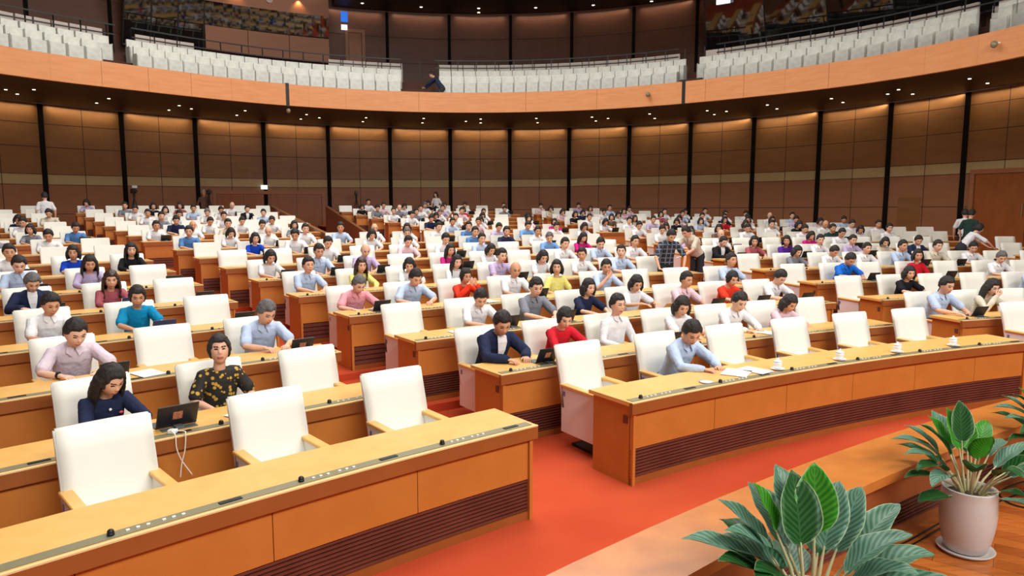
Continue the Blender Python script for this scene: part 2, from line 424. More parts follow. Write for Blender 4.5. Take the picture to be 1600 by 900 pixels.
for i in range(4, 16):
    t = A0+DA*(i+.5); x, y = wp(Ru(t)-.22, t); x2, y2 = wp(Ru(t)+.3, t)
    if t < aL or t > 1.0: continue
    l = area('upper_wall_washer_lamp', (x, y, 12.44), (x2, y2, 11), 2.6, .06, 10, (1, .78, .58), spread=2.0)
    l.rotation_euler = Vector((x2-x, y2-y, -1.6)).to_track_quat('-Z', 'X').to_euler(); l.data.size = .06; l.data.size_y = 2.6
# booth on the left: projecting wooden front, tilted dark glass above
booth = empty('control_booth', (*wp(Rw(ab0), ab0), 9.6)); tag(booth, 'brown wooden control booth with dark glass strip above the left balcony', 'booth')
booth.location = (0, 0, 0)
def Rb(t): return Rw(t)-.25
bm = bmesh.new()
for k, (t0, t1) in enumerate(zip(lerp(ab0, ab1, 3), lerp(ab0, ab1, 3)[1:])):
    prism_path(bm, None, [[(*wp(Rb(t), t), 9.6), (*wp(Rb(t)+.85, t), 9.6), (*wp(Rb(t)+.85, t), 10.7), (*wp(Rb(t), t), 10.7)] for t in lerp(t0+.0006, t1-.0006, 5)])
link_mesh('front_panel', bm, M_BOOTH, booth)
bm = bmesh.new(); q = [[(*wp(Rb(t)+.15, t), 10.7), (*wp(Rb(t)-.17, t), 11.75), (*wp(Rb(t)-.16, t), 11.75), (*wp(Rb(t)+.16, t), 10.7)] for t in lerp(ab0, ab1, 14)]
prism_path(bm, None, q); link_mesh('glass_strip', bm, M_GLASS, booth)
bm = bmesh.new(); prism_path(bm, None, [[(*wp(Rb(t)-.12, t), 11.75), (*wp(Rb(t)+.85, t), 11.75), (*wp(Rb(t)+.85, t), 14.5), (*wp(Rb(t)-.12, t), 14.5)] for t in lerp(ab0, ab1, 14)])
link_mesh('upper_panel', bm, M_BOOTH, booth)
for px_ in (368, 466):
    t = wall_angle_at(px_, Rb, 12); bm = bmesh.new(); x, y = wp(Rb(t)-.2, t); lathe(bm, [(.05, 0), (.06, .02), (.06, .14), (.03, .16)], 12, (x, y, 12.42))
    link_mesh('wall_lamp', bm, M_DOORF, booth)
    ld = bpy.data.lights.new('booth_lamp', 'SPOT'); ld.energy = 60; ld.color = (1, .62, .28); ld.spot_size = 1.9; ld.spot_blend = .8; ld.shadow_soft_size = .04
    lo = bpy.data.objects.new('booth_lamp', ld); COL.objects.link(lo); lo.location = (x, y, 12.40); lo.rotation_euler = (0, 0, 0)
t = wall_angle_at(420, Rb, 12); x, y = wp(Rb(t)-.16, t)
bm = bmesh.new(); res = bmesh.ops.create_cone(bm, cap_ends=True, segments=28, radius1=.16, radius2=.16, depth=.05)
bmesh.ops.transform(bm, matrix=Matrix.Translation((x, y, 12.22)) @ Matrix.Rotation(-t, 4, 'Z') @ Matrix.Rotation(PI/2, 4, 'X'), verts=res['verts'])
tag(link_mesh('wall_clock', bm, mat('clock_face', (196, 170, 160), .5)), 'round pale wall clock high between two warm booth lamps', 'clock')
def tilted_window(name, t0, t1, z0, z1, tilt, n, label):
    root = empty(name); tag(root, label, 'window')
    for a, b in zip(lerp(t0, t1, n), lerp(t0, t1, n)[1:]):
        bm = bmesh.new(); rr = []
        for t in (a+.001, b-.001):
            R0 = Rb(t)+.25; R1 = R0-(z1-z0)*math.tan(tilt)
            rr.append([(*wp(R0, t), z0), (*wp(R1, t), z1), (*wp(R1+.02, t), z1), (*wp(R0+.02, t), z0)])
        prism_path(bm, None, rr); link_mesh('pane', bm, M_GLASS, root)
    bm = bmesh.new()
    for t in lerp(t0, t1, n):
        R0 = Rb(t)+.25; R1 = R0-(z1-z0)*math.tan(tilt); e = .0015
        prism_path(bm, None, [[(*wp(R-.01, t-e), z), (*wp(R-.01, t+e), z), (*wp(R+.06, t+e), z), (*wp(R+.06, t-e), z)] for R, z in ((R0, z0), (R1, z1))])
    for R_off, z in ((0, z0-.06), ((z1-z0)*math.tan(tilt), z1)):
        prism_path(bm, None, [[(*wp(Rb(t)+.25-R_off-.03, t), z), (*wp(Rb(t)+.25-R_off+.08, t), z), (*wp(Rb(t)+.25-R_off+.08, t), z+.06), (*wp(Rb(t)+.25-R_off-.03, t), z+.06)] for t in lerp(t0, t1, 16)])
    link_mesh('window_frame', bm, M_BLACK, root)
    return root
tilted_window('control_room_window', aw0, ab0-.003, 9.4, 13.0, .30, 3, 'dark tilted control room window left of the wooden booth')
tilted_window('control_room_window', aR, 1.75, 9.2, 12.35, .30, 9, 'long dark tilted window band above the right balcony seats')
# dark upper soffit
bm = bmesh.new()
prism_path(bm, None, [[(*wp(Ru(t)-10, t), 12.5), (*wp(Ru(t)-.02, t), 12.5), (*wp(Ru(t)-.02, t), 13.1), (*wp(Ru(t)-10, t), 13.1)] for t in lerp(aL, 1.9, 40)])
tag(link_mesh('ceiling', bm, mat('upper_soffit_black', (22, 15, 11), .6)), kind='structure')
bm = bmesh.new()
vs = [bm.verts.new((*wp(24.5, t), 17.2)) for t in lerp(-PI, PI, 48)[:-1]]; bm.faces.new(vs[::-1])
tag(link_mesh('ceiling', bm, M_CEIL), kind='structure')
# blue and white signs
def sign(px_, z0, z1, w_, m, label, nm='exit_sign', R=None):
    R = R or (lambda t: Ru(t)-.25); t = wall_angle_at(px_, R, z0); x, y = wp(R(t), t); bm = bmesh.new()
    box(bm, -w_/2, w_/2, -.04, .04, z0, z1); o = link_mesh(nm, bm, m); o.location = (x, y, 0); o.rotation_euler = (0, 0, -t); tag(o, label, 'sign')
    return o
sign(538, 11.75, 12.25, .34, M_SIGNB, 'glowing blue sign hung above the upper left balcony door')
sign(538, 11.35, 11.6, .3, M_SIGNW, 'glowing white exit sign under the blue sign above the upper door')
sign(255, 12.1, 12.4, .5, M_SIGNW, 'small glowing sign in front of the left tilted window', R=lambda t: Rw(t)-1.5)
sign(1130, 12.55, 12.85, .5, M_SIGNB, 'glowing blue sign above the right end window', R=lambda t: Ru(t)-1.8)
sign(1130, 11.55, 11.85, .62, M_SIGNW, 'glowing white exit sign at the left end of the right window band', R=lambda t: Ru(t)-1.6)
sign(413, 3.22, 3.42, .3, M_SIGNW, 'glowing white exit sign above the rear double door', R=lambda t: Rw(t)-.12)
# upper left door
def wall_door(name, t0, t1, zt, R, leaves, zb_=0.3, off=.02):
    n = 8
    bm = bmesh.new(); fw = .16
    ang = lambda m_: m_/R(t0)
    prism_path(bm, None, [[(*wp(R(t)-.09, t), zt), (*wp(R(t)+.02, t), zt), (*wp(R(t)+.02, t), zt+fw), (*wp(R(t)-.09, t), zt+fw)] for t in lerp(t0-ang(fw), t1+ang(fw), n)])
    for t in (t0-ang(fw), t1):
        prism_path(bm, None, [[(*wp(R(u)-.09, u), zb_), (*wp(R(u)+.02, u), zb_), (*wp(R(u)+.02, u), zt), (*wp(R(u)-.09, u), zt)] for u in (t, t+ang(fw))])
    fr = link_mesh('%s' % name, bm, M_DOORF); tag(fr, kind='structure')
    e = lerp(t0, t1, leaves)
    for a, b in zip(e, e[1:]):
        bm = bmesh.new()
        prism_path(bm, None, [[(*wp(R(u)-.04, u), zb_), (*wp(R(u)+.01, u), zb_), (*wp(R(u)+.01, u), zt-.005), (*wp(R(u)-.04, u), zt-.005)] for u in lerp(a+.0012, b-.0012, 3)])
        link_mesh('door_leaf', bm, M_DOOR, fr)
        bm = bmesh.new(); x, y = wp(R(b)-.08, b-ang(.12)); tube(bm, [(x, y, 1.9+zb_*.5), (x, y, 2.35+zb_*.5)], [.015, .015], 8)
        link_mesh('door_handle', bm, M_STRIP, fr)
d1 = wall_door('door_1', wall_angle_at(338, Rw, 2.5), wall_angle_at(503, Rw, 2.5), 2.98, Rw, 4)
d2 = wall_door('door_2', wall_angle_at(1523, Rw, 3), wall_angle_at(1700, Rw, 3), 3.55, Rw, 2)
d3 = wall_door('door_3', wall_angle_at(545, Ru, 10), wall_angle_at(566, Ru, 10), 11.3, Ru, 1, 8.1)
# plain flush door in the wall right of the back rows
bm = bmesh.new(); ta, tb = wall_angle_at(1402, Rw, 2.3), wall_angle_at(1438, Rw, 2.3)
prism_path(bm, None, [[(*wp(Rw(u)-.012, u), 1.0), (*wp(Rw(u)+.01, u), 1.0), (*wp(Rw(u)+.01, u), 2.75), (*wp(Rw(u)-.012, u), 2.75)] for u in lerp(ta, tb, 3)])
tag(link_mesh('door_4', bm, M_WALL), kind='structure')
# downlights
DL = {}
def downlight(px_, py_, z, r=.05, lab='small recessed downlight in the soffit under the balcony', grp='downlights under the balcony'):
    n_ = DL[lab] = DL.get(lab, -1)+1
    x, y = ray(px_, py_, z); bm = bmesh.new(); lathe(bm, [(r, 0), (r, -.012), (r*.75, -.014)], 14, (0, 0, 0))
    o = link_mesh('downlight', bm, M_LAMP); o.location = (x, y, z); tag(o, '%s, %s from the left' % (lab, ordn(n_)), 'downlight', grp); return o
for x, y in sorted([(9, 140), (27, 147), (53, 140), (151, 161), (170, 154), (264, 172), (280, 165), (299, 170), (370, 180), (383, 173), (470, 186), (479, 179), (499, 184), (567, 190), (572, 184), (660, 192), (662, 185), (728, 189.5), (751, 186), (751, 192), (838, 185), (840, 191.5), (925, 183), (931, 189), (950, 185), (1015, 178), (1023, 185), (1105, 173), (1116, 179), (1135, 174), (1199, 164), (1214, 170), (1299, 154), (1317, 160), (1387, 147), (1404, 140), (1426, 147), (1515, 123), (1543, 130)]):
    downlight(x, y, ZT-.001)
for x, y in sorted([(566, 5), (562, 19), (658, 11), (656, 24), (748, 13), (748, 19.5), (748, 26), (837, 12), (840, 26), (927, 8), (932, 22), (1018, 2), (1022, 7), (1026, 14)]):
    downlight(x, y, 12.499, .07, 'small round downlight in the black soffit above the upper wall', 'downlights in the upper soffit')
# security cameras on the parapet
def cctv(px_, z, R, label):
    t = wall_angle_at(px_, R, z); x, y = wp(R(t)-.12, t); root = empty('security_camera', (x, y, z), -t); tag(root, label, 'camera')
    bm = bmesh.new(); tube(bm, [(0, .12, .02), (0, 0, .02)], [.03, .03], 10); link_mesh('mount', bm, M_WHITE, root)
    bm = bmesh.new(); ellipsoid(bm, (0, -.07, -.03), (.09, .1, .1)); link_mesh('housing', bm, M_STRIP, root, True)
cctv(1015, 6.95, lambda t: Rp(t)-.12, 'small dome camera on the middle of the orange parapet')
cctv(1562, 6.95, lambda t: Rp(t)-.12, 'small dome camera on the right end of the orange parapet')
cctv(449, 6.3, lambda t: Rp(t)+.1, 'small camera hung under the left joint of the parapet')
# stage: parquet, ledge, back
bm = bmesh.new(); ts = lerp(-1.3, .5, 40)
vs = [bm.verts.new((*pol(20.85, t), .5)) for t in ts]+[bm.verts.new((22, -9, .5)), bm.verts.new((-7, -9, .5))]
bm.faces.new(vs[::-1]); tag(link_mesh('floor', bm, M_STAGE), kind='structure')
ledge = empty('stage_ledge'); tag(ledge, 'low orange wooden ledge along the curved front edge of the stage', 'ledge')
ts = lerp(-1.2, .25, 60)
bm = bmesh.new(); arc_prism(bm, pol, ts, [(20.72, .90), (20.72, .955), (21.10, .955), (21.10, .90)]); link_mesh('ledge_top', bm, M_LEDGE, ledge)
bm = bmesh.new(); arc_prism(bm, pol, ts, [(20.79, .5), (20.79, .89), (20.84, .89), (20.84, .5)], 0)
arc_prism(bm, pol, ts, [(21.0, 0), (21.0, .9), (21.06, .9), (21.06, 0)], 0); link_mesh('side_panel', bm, M_LEDGEV, ledge)
bm = bmesh.new()
for k in range(6):
    z = .57+k*.022; arc_prism(bm, pol, ts, [(20.778, z), (20.778, z+.012), (20.79, z+.012), (20.79, z)])
link_mesh('slats', bm, M_GRILLE, ledge)
bm = bmesh.new(); arc_prism(bm, pol, ts, [(20.786, .565), (20.786, .70), (20.789, .70), (20.789, .565)]); link_mesh('slat_recess', bm, M_GRILLE_BACK, ledge)

# ================================================================== SEATING PLAN
def left2(r): return -.5945 if r == 0 else -.7159+(2.698+.0444*r)/RR[r]
def left1(r, j=0): return -.6824-.0456*j if r == 0 else -.7159+(.6295+.0618*r-.9526*j)/RR[r]
def left3(r): return -.2878 if r == 0 else -.2368-1.6577/RR[r]
def pitchr(r): return 1.086 if r == 0 else .9526
CW = .58
def VR(R): return -.425-.0046*(R-40.75)/1.7
def VL(R): return -.513+.0011*(R-40.75)
seats = []                 # (row, block, index, left-corner theta)
for r in range(16):
    R = RR[r]; p = pitchr(r)/R
    for j in range(0, 14):
        th = left1(r, j)
        x, y = pol(R, th+.29/R)
        if wall_gap(x, y) < 1.9: break
        u, v = project(x, y, FZ[r]+1)
        if u < -170 and j > 1: break
        seats.append((r, 'left', j, th))
    lim = left3(r)-1.22/R; j = 0; th = left2(r)
    while th+CW/R < lim:
        if r < 9: seats.append((r, 'middle', j, th)); j += 1
        elif th+CW/R < VL(R): seats.append((r, 'middle', j, th)); j += 1
        th += p
    if r >= 9:
        th = VR(R)+.25/R; j = 0
        while th+CW/R < lim:
            seats.append((r, 'rear middle', j, th)); j += 1; th += p
    th = left3(r); j = 0
    end = {5: -.062, 6: -.030, 7: .0, 8: .008}.get(r, .5 if r >= 9 else .02)
    while th < end and j < 30:
        x, y = pol(R, th+.29/R)
        if wall_gap(x, y) < 2.3: break
        if th+CW/R < end+.006: seats.append((r, 'right', j, th)); j += 1
        th += p
    if 5 <= r <= 8:
        th = end+1.35/R; j = 0
        while j < 6:
            x, y = pol(R, th+.29/R)
            if wall_gap(x, y) < 2.3: break
            seats.append((r, 'far right', j, th)); j += 1; th += p
def seat_pose(s):
    r, b, j, th = s; t = th+.29/RR[r]
    x, y = pol(RR[r]-.36, t)
    return Vector((x, y, FZ[r])), PI-t
def seat_px(s, z=1.2, fwd=.25):
    P, a = seat_pose(s); return project(P.x-math.sin(a)*fwd, P.y+math.cos(a)*fwd, P.z+z)
VIS = [s for s in seats if -60 < seat_px(s)[0] < 1680]

# ================================================================== DESKS
def make_desk(r, t0, t1, label, group, mics, grille):
    R = FR[r]; z = FZ[r]; n = max(2, int((t1-t0)*R/.35)); ts = lerp(t0, t1, n)
    root = empty('curved_desk', (*pol(R+.28, (t0+t1)/2), z)); tag(root, label, 'desk', group); inv = Matrix.Translation(-root.location)
    def fin(name, bm, m, sm=False):
        bmesh.ops.transform(bm, matrix=inv, verts=bm.verts); return link_mesh(name, bm, m, root, sm)
    e = .035/R
    bm = bmesh.new(); arc_prism(bm, pol, lerp(t0-e, t1+e, n), [(R-.015, z+.725), (R-.015, z+.76), (R+.56, z+.76), (R+.56, z+.725)]); fin('tabletop', bm, M_TOP)
    bm = bmesh.new(); arc_prism(bm, pol, lerp(t0-e, t1+e, n), [(R-.02, z+.655), (R-.02, z+.752), (R+.02, z+.752), (R+.02, z+.655)]); fin('edge_band', bm, M_EDGE)
    if r < 9:
        bm = bmesh.new(); arc_prism(bm, pol, lerp(t0-e, t1+e, n), [(R-.022, z+.752), (R-.022, z+.762), (R+.0, z+.762), (R+.0, z+.752)]); fin('edge_strip', bm, M_CREAM)
        bm = bmesh.new(); arc_prism(bm, pol, lerp(t0, t1, n), [(R+.015, z+.76), (R+.015, z+.765), (R+.095, z+.765), (R+.095, z+.76)]); fin('control_strip', bm, M_STRIP)
    # front panel, one board per seat
    p = pitchr(r)/RR[r]; edges = [t0+.03/R]
    while edges[-1]+p*1.4 < t1: edges.append(edges[-1]+p)
    edges.append(t1-.03/R)
    bm = bmesh.new()
    for a, b in zip(edges, edges[1:]):
        arc_prism(bm, pol, lerp(a+.003/R, b-.003/R, 3), [(R+.02, z+.33), (R+.02, z+.655), (R+.04, z+.655), (R+.04, z+.33)])
    fin('front_panel', bm, M_FRONT)
    bm = bmesh.new(); arc_prism(bm, pol, ts, [(R+.042, z+.0), (R+.042, z+.70), (R+.05, z+.70), (R+.05, z+.0)]); fin('backing_panel', bm, M_GRILLE_BACK)
    bm = bmesh.new()
    if grille:
        for k in range(9):
            zz = z+.072+k*.029; arc_prism(bm, pol, ts, [(R+.026, zz), (R+.026, zz+.017), (R+.041, zz+.017), (R+.041, zz)])
    else:
        for k in range(4):
            zz = z+.07+k*.065; arc_prism(bm, pol, ts, [(R+.026, zz), (R+.026, zz+.052), (R+.041, zz+.052), (R+.041, zz)])
    fin('grille', bm, M_GRILLE)
    bm = bmesh.new(); arc_prism(bm, pol, ts, [(R+.02, z), (R+.02, z+.065), (R+.041, z+.065), (R+.041, z)]); fin('plinth', bm, M_EDGE)
    for a, b in ((t0-.0, t0+.03/R), (t1-.03/R, t1)):
        bm = bmesh.new(); arc_prism(bm, pol, [a, b], [(R+.0, z), (R+.0, z+.725), (R+.53, z+.725), (R+.53, z)]); fin('end_panel', bm, M_FRONT)
        if r < 4:
            bm = bmesh.new(); tt = a-.004/R if a == t0 else b+.004/R
            arc_prism(bm, pol, [min(tt, a if a == t0 else b), max(tt, a if a == t0 else b)], [(R+.07, z+.55), (R+.07, z+.62), (R+.13, z+.62), (R+.13, z+.55)]); fin('socket_plate', bm, M_GRILLE)
    if mics:
        for t in mics:
            bm = bmesh.new(); x, y = pol(R+.055, t); ellipsoid(bm, (x, y, z+.783), (.018, .018, .016), seg=10); lathe(bm, [(.019, .765), (.018, .778), (.010, .782)], 12, (x, y, z))
            fin('microphone', bm, M_BLACK, True)
            bm = bmesh.new()
            for q in range(6):
                x, y = pol(R+.055, t+(.08+q*.05+.03*(q > 2))/R); bmesh.ops.create_cube(bm, size=1, matrix=Matrix.Translation((x, y, z+.768)) @ Matrix.Rotation(-t, 4, 'Z') @ Matrix.Diagonal((.018, .012, .006, 1)))
            fin('button_row', bm, M_CUP if r < 3 else M_BLACK)
            bm = bmesh.new(); x, y = pol(R+.055, t+.62/R); bmesh.ops.create_cube(bm, size=1, matrix=Matrix.Translation((x, y, z+.766)) @ Matrix.Rotation(-t, 4, 'Z') @ Matrix.Diagonal((.13, .035, .008, 1)))
            fin('socket_slot', bm, M_BLACK)
    return root
blocks = {}
for s in seats: blocks.setdefault((s[0], s[1]), []).append(s)
BN = {'left': 'left block', 'middle': 'middle block', 'rear middle': 'block right of the rear doors', 'right': 'right block', 'far right': 'far right block'}
for (r, b), L in sorted(blocks.items()):
    R = RR[r]; a = min(s[3] for s in L); c = max(s[3] for s in L)+CW/R
    if b == 'left': t0 = a-(.35 if r > 8 else 3.5)/R; t1 = c+.24/R
    else: t0 = a-.16/R; t1 = c+.22/R
    mics = [s[3]-.02/R for s in L] if r < 4 else ([s[3]-.02/R for s in L[:6]] if r < 6 else None)
    where = {'left': 'left of the left aisle', 'middle': 'between the left and right aisles', 'rear middle': 'right of the sunken rear entrance', 'right': 'right of the right aisle', 'far right': 'at the far right wall'}[b]
    make_desk(r, t0, t1, 'long curved orange wood desk, %s row from the front, %s' % (ordn(r), where), 'curved desks of the hall', mics, r < 3)

# ================================================================== CHAIRS
def make_chair(name, detail=True):
    root = empty(name)
    prof = [(-.20, .40), (-.225, .55), (-.265, .72), (-.31, .88), (-.355, 1.035)]
    bm = bmesh.new(); th_ = .065; nx = 6; rings = []
    def back(x, y, z): return (x, y-.018*(1-(x/.29)**2), z)
    rings = []
    for y, z in prof:
        ring = [back(-.29+CW*k/nx, y, z) for k in range(nx+1)]+[back(.29-CW*k/nx, y-th_, z-.01) for k in range(nx+1)]
        rings.append(ring)
    prism_path(bm, None, rings)
    bmesh.ops.recalc_face_normals(bm, faces=bm.faces)
    sharp = [e for e in bm.edges if len(e.link_faces) == 2 and e.calc_face_angle() > .9]
    bmesh.ops.bevel(bm, geom=sharp, offset=.012, segments=2, affect='EDGES')
    o = link_mesh('backrest', bm, M_CHAIR, root, True)
    bm = bmesh.new(); box(bm, -.23, .23, -.24, .25, .40, .48); bevel(bm, .025); link_mesh('seat', bm, M_CHAIR, root, True)
    for s in (-1, 1):
        bm = bmesh.new(); box(bm, s*.24, s*.29, -.27, .25, .15, .62); bevel(bm, .006, 1); link_mesh('side_panel', bm, M_CHAIRSIDE, root)
        bm = bmesh.new(); box(bm, s*.225, s*.305, -.28, .27, .62, .65); bevel(bm, .006, 1); link_mesh('armrest', bm, M_TOP, root)
        if detail:
            bm = bmesh.new(); box(bm, s*.2905, s*.294, -.235, -.20, .53, .58); bevel(bm, .001, 1); link_mesh('badge', bm, M_BADGE, root)
    bm = bmesh.new(); box(bm, -.05, .05, -.05, .05, .02, .40); box(bm, -.2, .2, -.2, .2, .0, .03); link_mesh('pedestal', bm, M_BLACK, root)
    return root
chair = make_chair('armchair'); register(chair)
# a plain one-mesh copy for chairs too small to show parts
bm = bmesh.new()
for c in KIDS[chair.name]:
    if c.name.startswith('badge'): continue
    me = c.data.copy(); base = len(bm.faces)
    n0 = len(bm.verts); bm.from_mesh(me); bm.faces.ensure_lookup_table()
    mi = 1 if c.name.startswith('armrest') else (2 if c.name.startswith('pedestal') else 0)
    for f in bm.faces[base:]: f.material_index = mi
far_me = bpy.data.meshes.new('armchair'); bm.to_mesh(far_me); bm.free()
for m in (M_CHAIR, M_TOP, M_BLACK): far_me.materials.append(m)
for p in far_me.polygons: p.use_smooth = False
first = True
order = sorted(VIS, key=lambda s: seat_pose(s)[0].length)
rest = []
def aisle_word(b, j):
    return {'left': '%s seat left of the left aisle', 'middle': '%s seat right of the left aisle', 'rear middle': '%s seat right of the sunken entrance',
            'right': '%s seat right of the right aisle', 'far right': '%s seat from its left end'}[b] % ordn(j)
CHAIR_LABELS = {}
OCC = {}
def build_chairs():
    global first
    for n, s in enumerate(order):
        P, a = seat_pose(s)
        if n >= 300: rest.append(s); continue
        st = 'occupied' if s in OCC else 'empty'
        lab = '%s cream high-backed armchair, %s row, %s' % (st, ordn(s[0]), aisle_word(s[1], s[2]))
        if s[0] < 7:
            c = chair if first else copy_tree(chair); first = False
        else:
            c = bpy.data.objects.new('armchair', far_me); COL.objects.link(c)
        c.location = P; c.rotation_euler = (0, 0, a); tag(c, lab, 'chair', 'cream armchairs of the hall')
    if rest:
        bm = bmesh.new()
        for s in rest:
            P, a = seat_pose(s); n0 = len(bm.verts); bm.from_mesh(far_me); bm.verts.ensure_lookup_table()
            bmesh.ops.transform(bm, matrix=Matrix.Translation(P) @ Matrix.Rotation(a, 4, 'Z'), verts=bm.verts[n0:])
        o = link_mesh('armchair', bm, [M_CHAIR, M_TOP, M_BLACK]); tag(o, 'distant cream armchairs in the rearmost rows by the back wall', 'chair', 'cream armchairs of the hall', 'stuff')
# balcony seats
bm = bmesh.new()
box(bm, -.265, .265, .06, .16, .10, .95); box(bm, -.25, .25, -.20, .06, .05, .62); box(bm, -.278, -.268, -.2, .17, 0, .66); box(bm, .268, .278, -.2, .17, 0, .66)
bevel(bm, .018, 2)
bs_me = bpy.data.meshes.new('balcony_seat'); bm.to_mesh(bs_me); bm.free(); bs_me.materials.append(M_SEATW)
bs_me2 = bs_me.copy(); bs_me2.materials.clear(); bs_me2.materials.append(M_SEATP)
def build_balcony_seats():
    gaps = [(-20, -500), (163, 208), (627, 679), (1062, 1098), (1530, 1552)]
    cnt = 0; BC = {}
    for k in range(3):
        t = -1.35; j = 0
        while t < 1.62:
            R = Rp(t)+BR[k]; x, y = wp(R, t); u, v = project(x, y, BZ[k]+.7)
            ok = -30 < u < 1630 and not any(a < u < b for a, b in gaps)
            if k == 2 and (300 < u < 517 or u > 1200 and u < 1210): ok = ok and u > 517
            if ok and cnt < 299:
                o = bpy.data.objects.new('balcony_seat', bs_me if k < 2 else bs_me2); COL.objects.link(o)
                o.location = (x, y, BZ[k]); o.rotation_euler = (0, 0, -t)
                part = 'left' if u < 640 else ('middle' if u < 1080 else 'right')
                key = (k, part); BC[key] = BC.get(key, -1)+1
                tag(o, 'pale plastic-wrapped seat, %s row of the %s balcony section, %s from its left' % (('front', 'second', 'rear')[k], part, ordn(BC[key])), 'seat', '%s row balcony seats, %s section' % (('front', 'second', 'rear')[k], part)); cnt += 1
            t += .565/R
build_balcony_seats()

# ================================================================== PEOPLE
SK = [(226, 176, 148), (214, 160, 128), (232, 186, 160)]
M_SKIN = [mat('skin_%s' % n, c, .55, spec=.35) for n, c in zip(('light', 'tan', 'fair'), SK)]
M_BROW = mat('brow_dark', (44, 30, 26), .7); M_LIP = mat('lip', (186, 92, 86), .5)
HAIRC = {'k': mat('hair_black', (26, 22, 22), .6, rgb2=(44, 36, 34), scale=14, stretch=(6, 6, 1), bump=.6), 'b': mat('hair_brown', (58, 36, 28), .45), 'g': mat('hair_grey', (120, 118, 118), .65, rgb2=(78, 76, 78), scale=12, stretch=(6, 6, 1), bump=.6), 'w': mat('hair_thin_grey', (160, 152, 146), .6)}
M_TROUS = mat('dark_trousers', (34, 36, 44), .8); M_SHOE = mat('black_shoe', (20, 18, 18), .4)
CLOTHC = {'white': (240, 240, 244), 'lightblue': (190, 208, 236), 'blue': (120, 164, 220), 'palepink': (232, 200, 210), 'pink': (236, 160, 170), 'lilac': (196, 178, 214), 'grey': (134, 136, 148),
          'navy': (36, 44, 74), 'black': (28, 28, 34), 'red': (206, 30, 46), 'orangered': (232, 62, 36), 'teal': (10, 140, 190), 'royal': (24, 70, 196), 'yellow': (240, 230, 132), 'magenta': (206, 34, 128),
          'purple': (86, 40, 150), 'rose': (176, 92, 102), 'beige': (216, 206, 186), 'darkgreen': (40, 66, 62), 'brown': (120, 92, 76), 'stripe': (222, 206, 218), 'brightblue': (30, 110, 214), 'denim': (84, 132, 190)}
CM = {}
def cloth(c):
    if c not in CM:
        if c == 'pattern': CM[c] = mat('cloth_black_gold_pattern', (204, 160, 62), .8, rgb2=(34, 30, 26), kind='voronoi', scale=24)
        elif c == 'plaid': CM[c] = plaid()
        else:
            b = CLOTHC[c]; d = tuple(max(0, int(v*.93)) for v in b); CM[c] = mat('cloth_'+c, b, .85, rgb2=d, scale=9, bump=.35, spec=.2)
    return CM[c]
def plaid():
    m = mat('cloth_plaid', (40, 44, 56), .85); nt = m.node_tree; N = nt.nodes; L = nt.links; tc = N.new('ShaderNodeTexCoord'); prev = None
    for ax in ('X', 'Z'):
        wv = N.new('ShaderNodeTexWave'); wv.bands_direction = ax; wv.inputs['Scale'].default_value = 3.2; L.new(tc.outputs['Object'], wv.inputs['Vector'])
        rp = N.new('ShaderNodeValToRGB'); rp.color_ramp.elements[0].position = .8; rp.color_ramp.elements[1].position = .95
        rp.color_ramp.elements[0].color = lin((36, 40, 52)); rp.color_ramp.elements[1].color = lin((112, 120, 140)); L.new(wv.outputs[0], rp.inputs[0])
        if prev is None: prev = rp
        else:
            mx = N.new('ShaderNodeMixRGB'); mx.blend_type = 'LIGHTEN'; mx.inputs[0].default_value = 1; L.new(prev.outputs[0], mx.inputs[1]); L.new(rp.outputs[0], mx.inputs[2])
            L.new(mx.outputs[0], N['Principled BSDF'].inputs['Base Color'])
    return m
def remeshed(bm, voxel, smooth=2, sub=None):
    me = bpy.data.meshes.new('tmp'); bmesh.ops.recalc_face_normals(bm, faces=bm.faces); bm.to_mesh(me); bm.free()
    o = bpy.data.objects.new('tmp', me); COL.objects.link(o)
    md = o.modifiers.new('r', 'REMESH'); md.mode = 'VOXEL'; md.voxel_size = voxel; md.use_smooth_shade = True
    sm = o.modifiers.new('s', 'SMOOTH'); sm.factor = .5; sm.iterations = smooth
    dg = bpy.context.evaluated_depsgraph_get(); dg.update()
    nm = bpy.data.meshes.new_from_object(o.evaluated_get(dg))
    bpy.data.objects.remove(o); bpy.data.meshes.remove(me)
    for p in nm.polygons: p.use_smooth = True
    nm.materials.clear()
    return nm
def ruffle(me, amp, freq):
    ns = [v.normal.copy() for v in me.vertices]
    for v, n in zip(me.vertices, ns): v.co += n*amp*(mnoise.noise(v.co*freq)+.5*mnoise.noise(v.co*freq*2.3))
    return me
def sph(d):  # direction from angles
    return Vector(d)
HR = Vector((.080, .098, .120))
def head_point(d):
    """surface of a head in direction d (unit), +Y face, +Z up"""
    x, y, z = d; p = Vector((d[0]*HR.x, d[1]*HR.y, d[2]*HR.z))
    if z < 0: k = 1-.30*(-z)**1.3; p.x *= k
    if z < -.1 and y < 0: p.y *= 1-.35*(-z)
    if z < -.2 and y > 0: p.y *= 1+.05*(-z)
    # flatten cheeks/face
    if y > 0: p.y *= 1-.06*abs(x)
    # eye sockets
    for s in (-1, 1):
        q = (Vector((x-s*.34, 0, z-.10))).length
        if y > .3: p.y -= .010*math.exp(-(q/.17)**2)
    if y > .5:
        p.y += .006*math.exp(-((z-.27)/.09)**2)*math.exp(-(x/.5)**2)
        p.y += .008*math.exp(-((z+.88)/.16)**2)*math.exp(-(x/.4)**2)
        p.y += .005*math.exp(-((z+.48)/.10)**2)*math.exp(-(x/.28)**2)
    return p
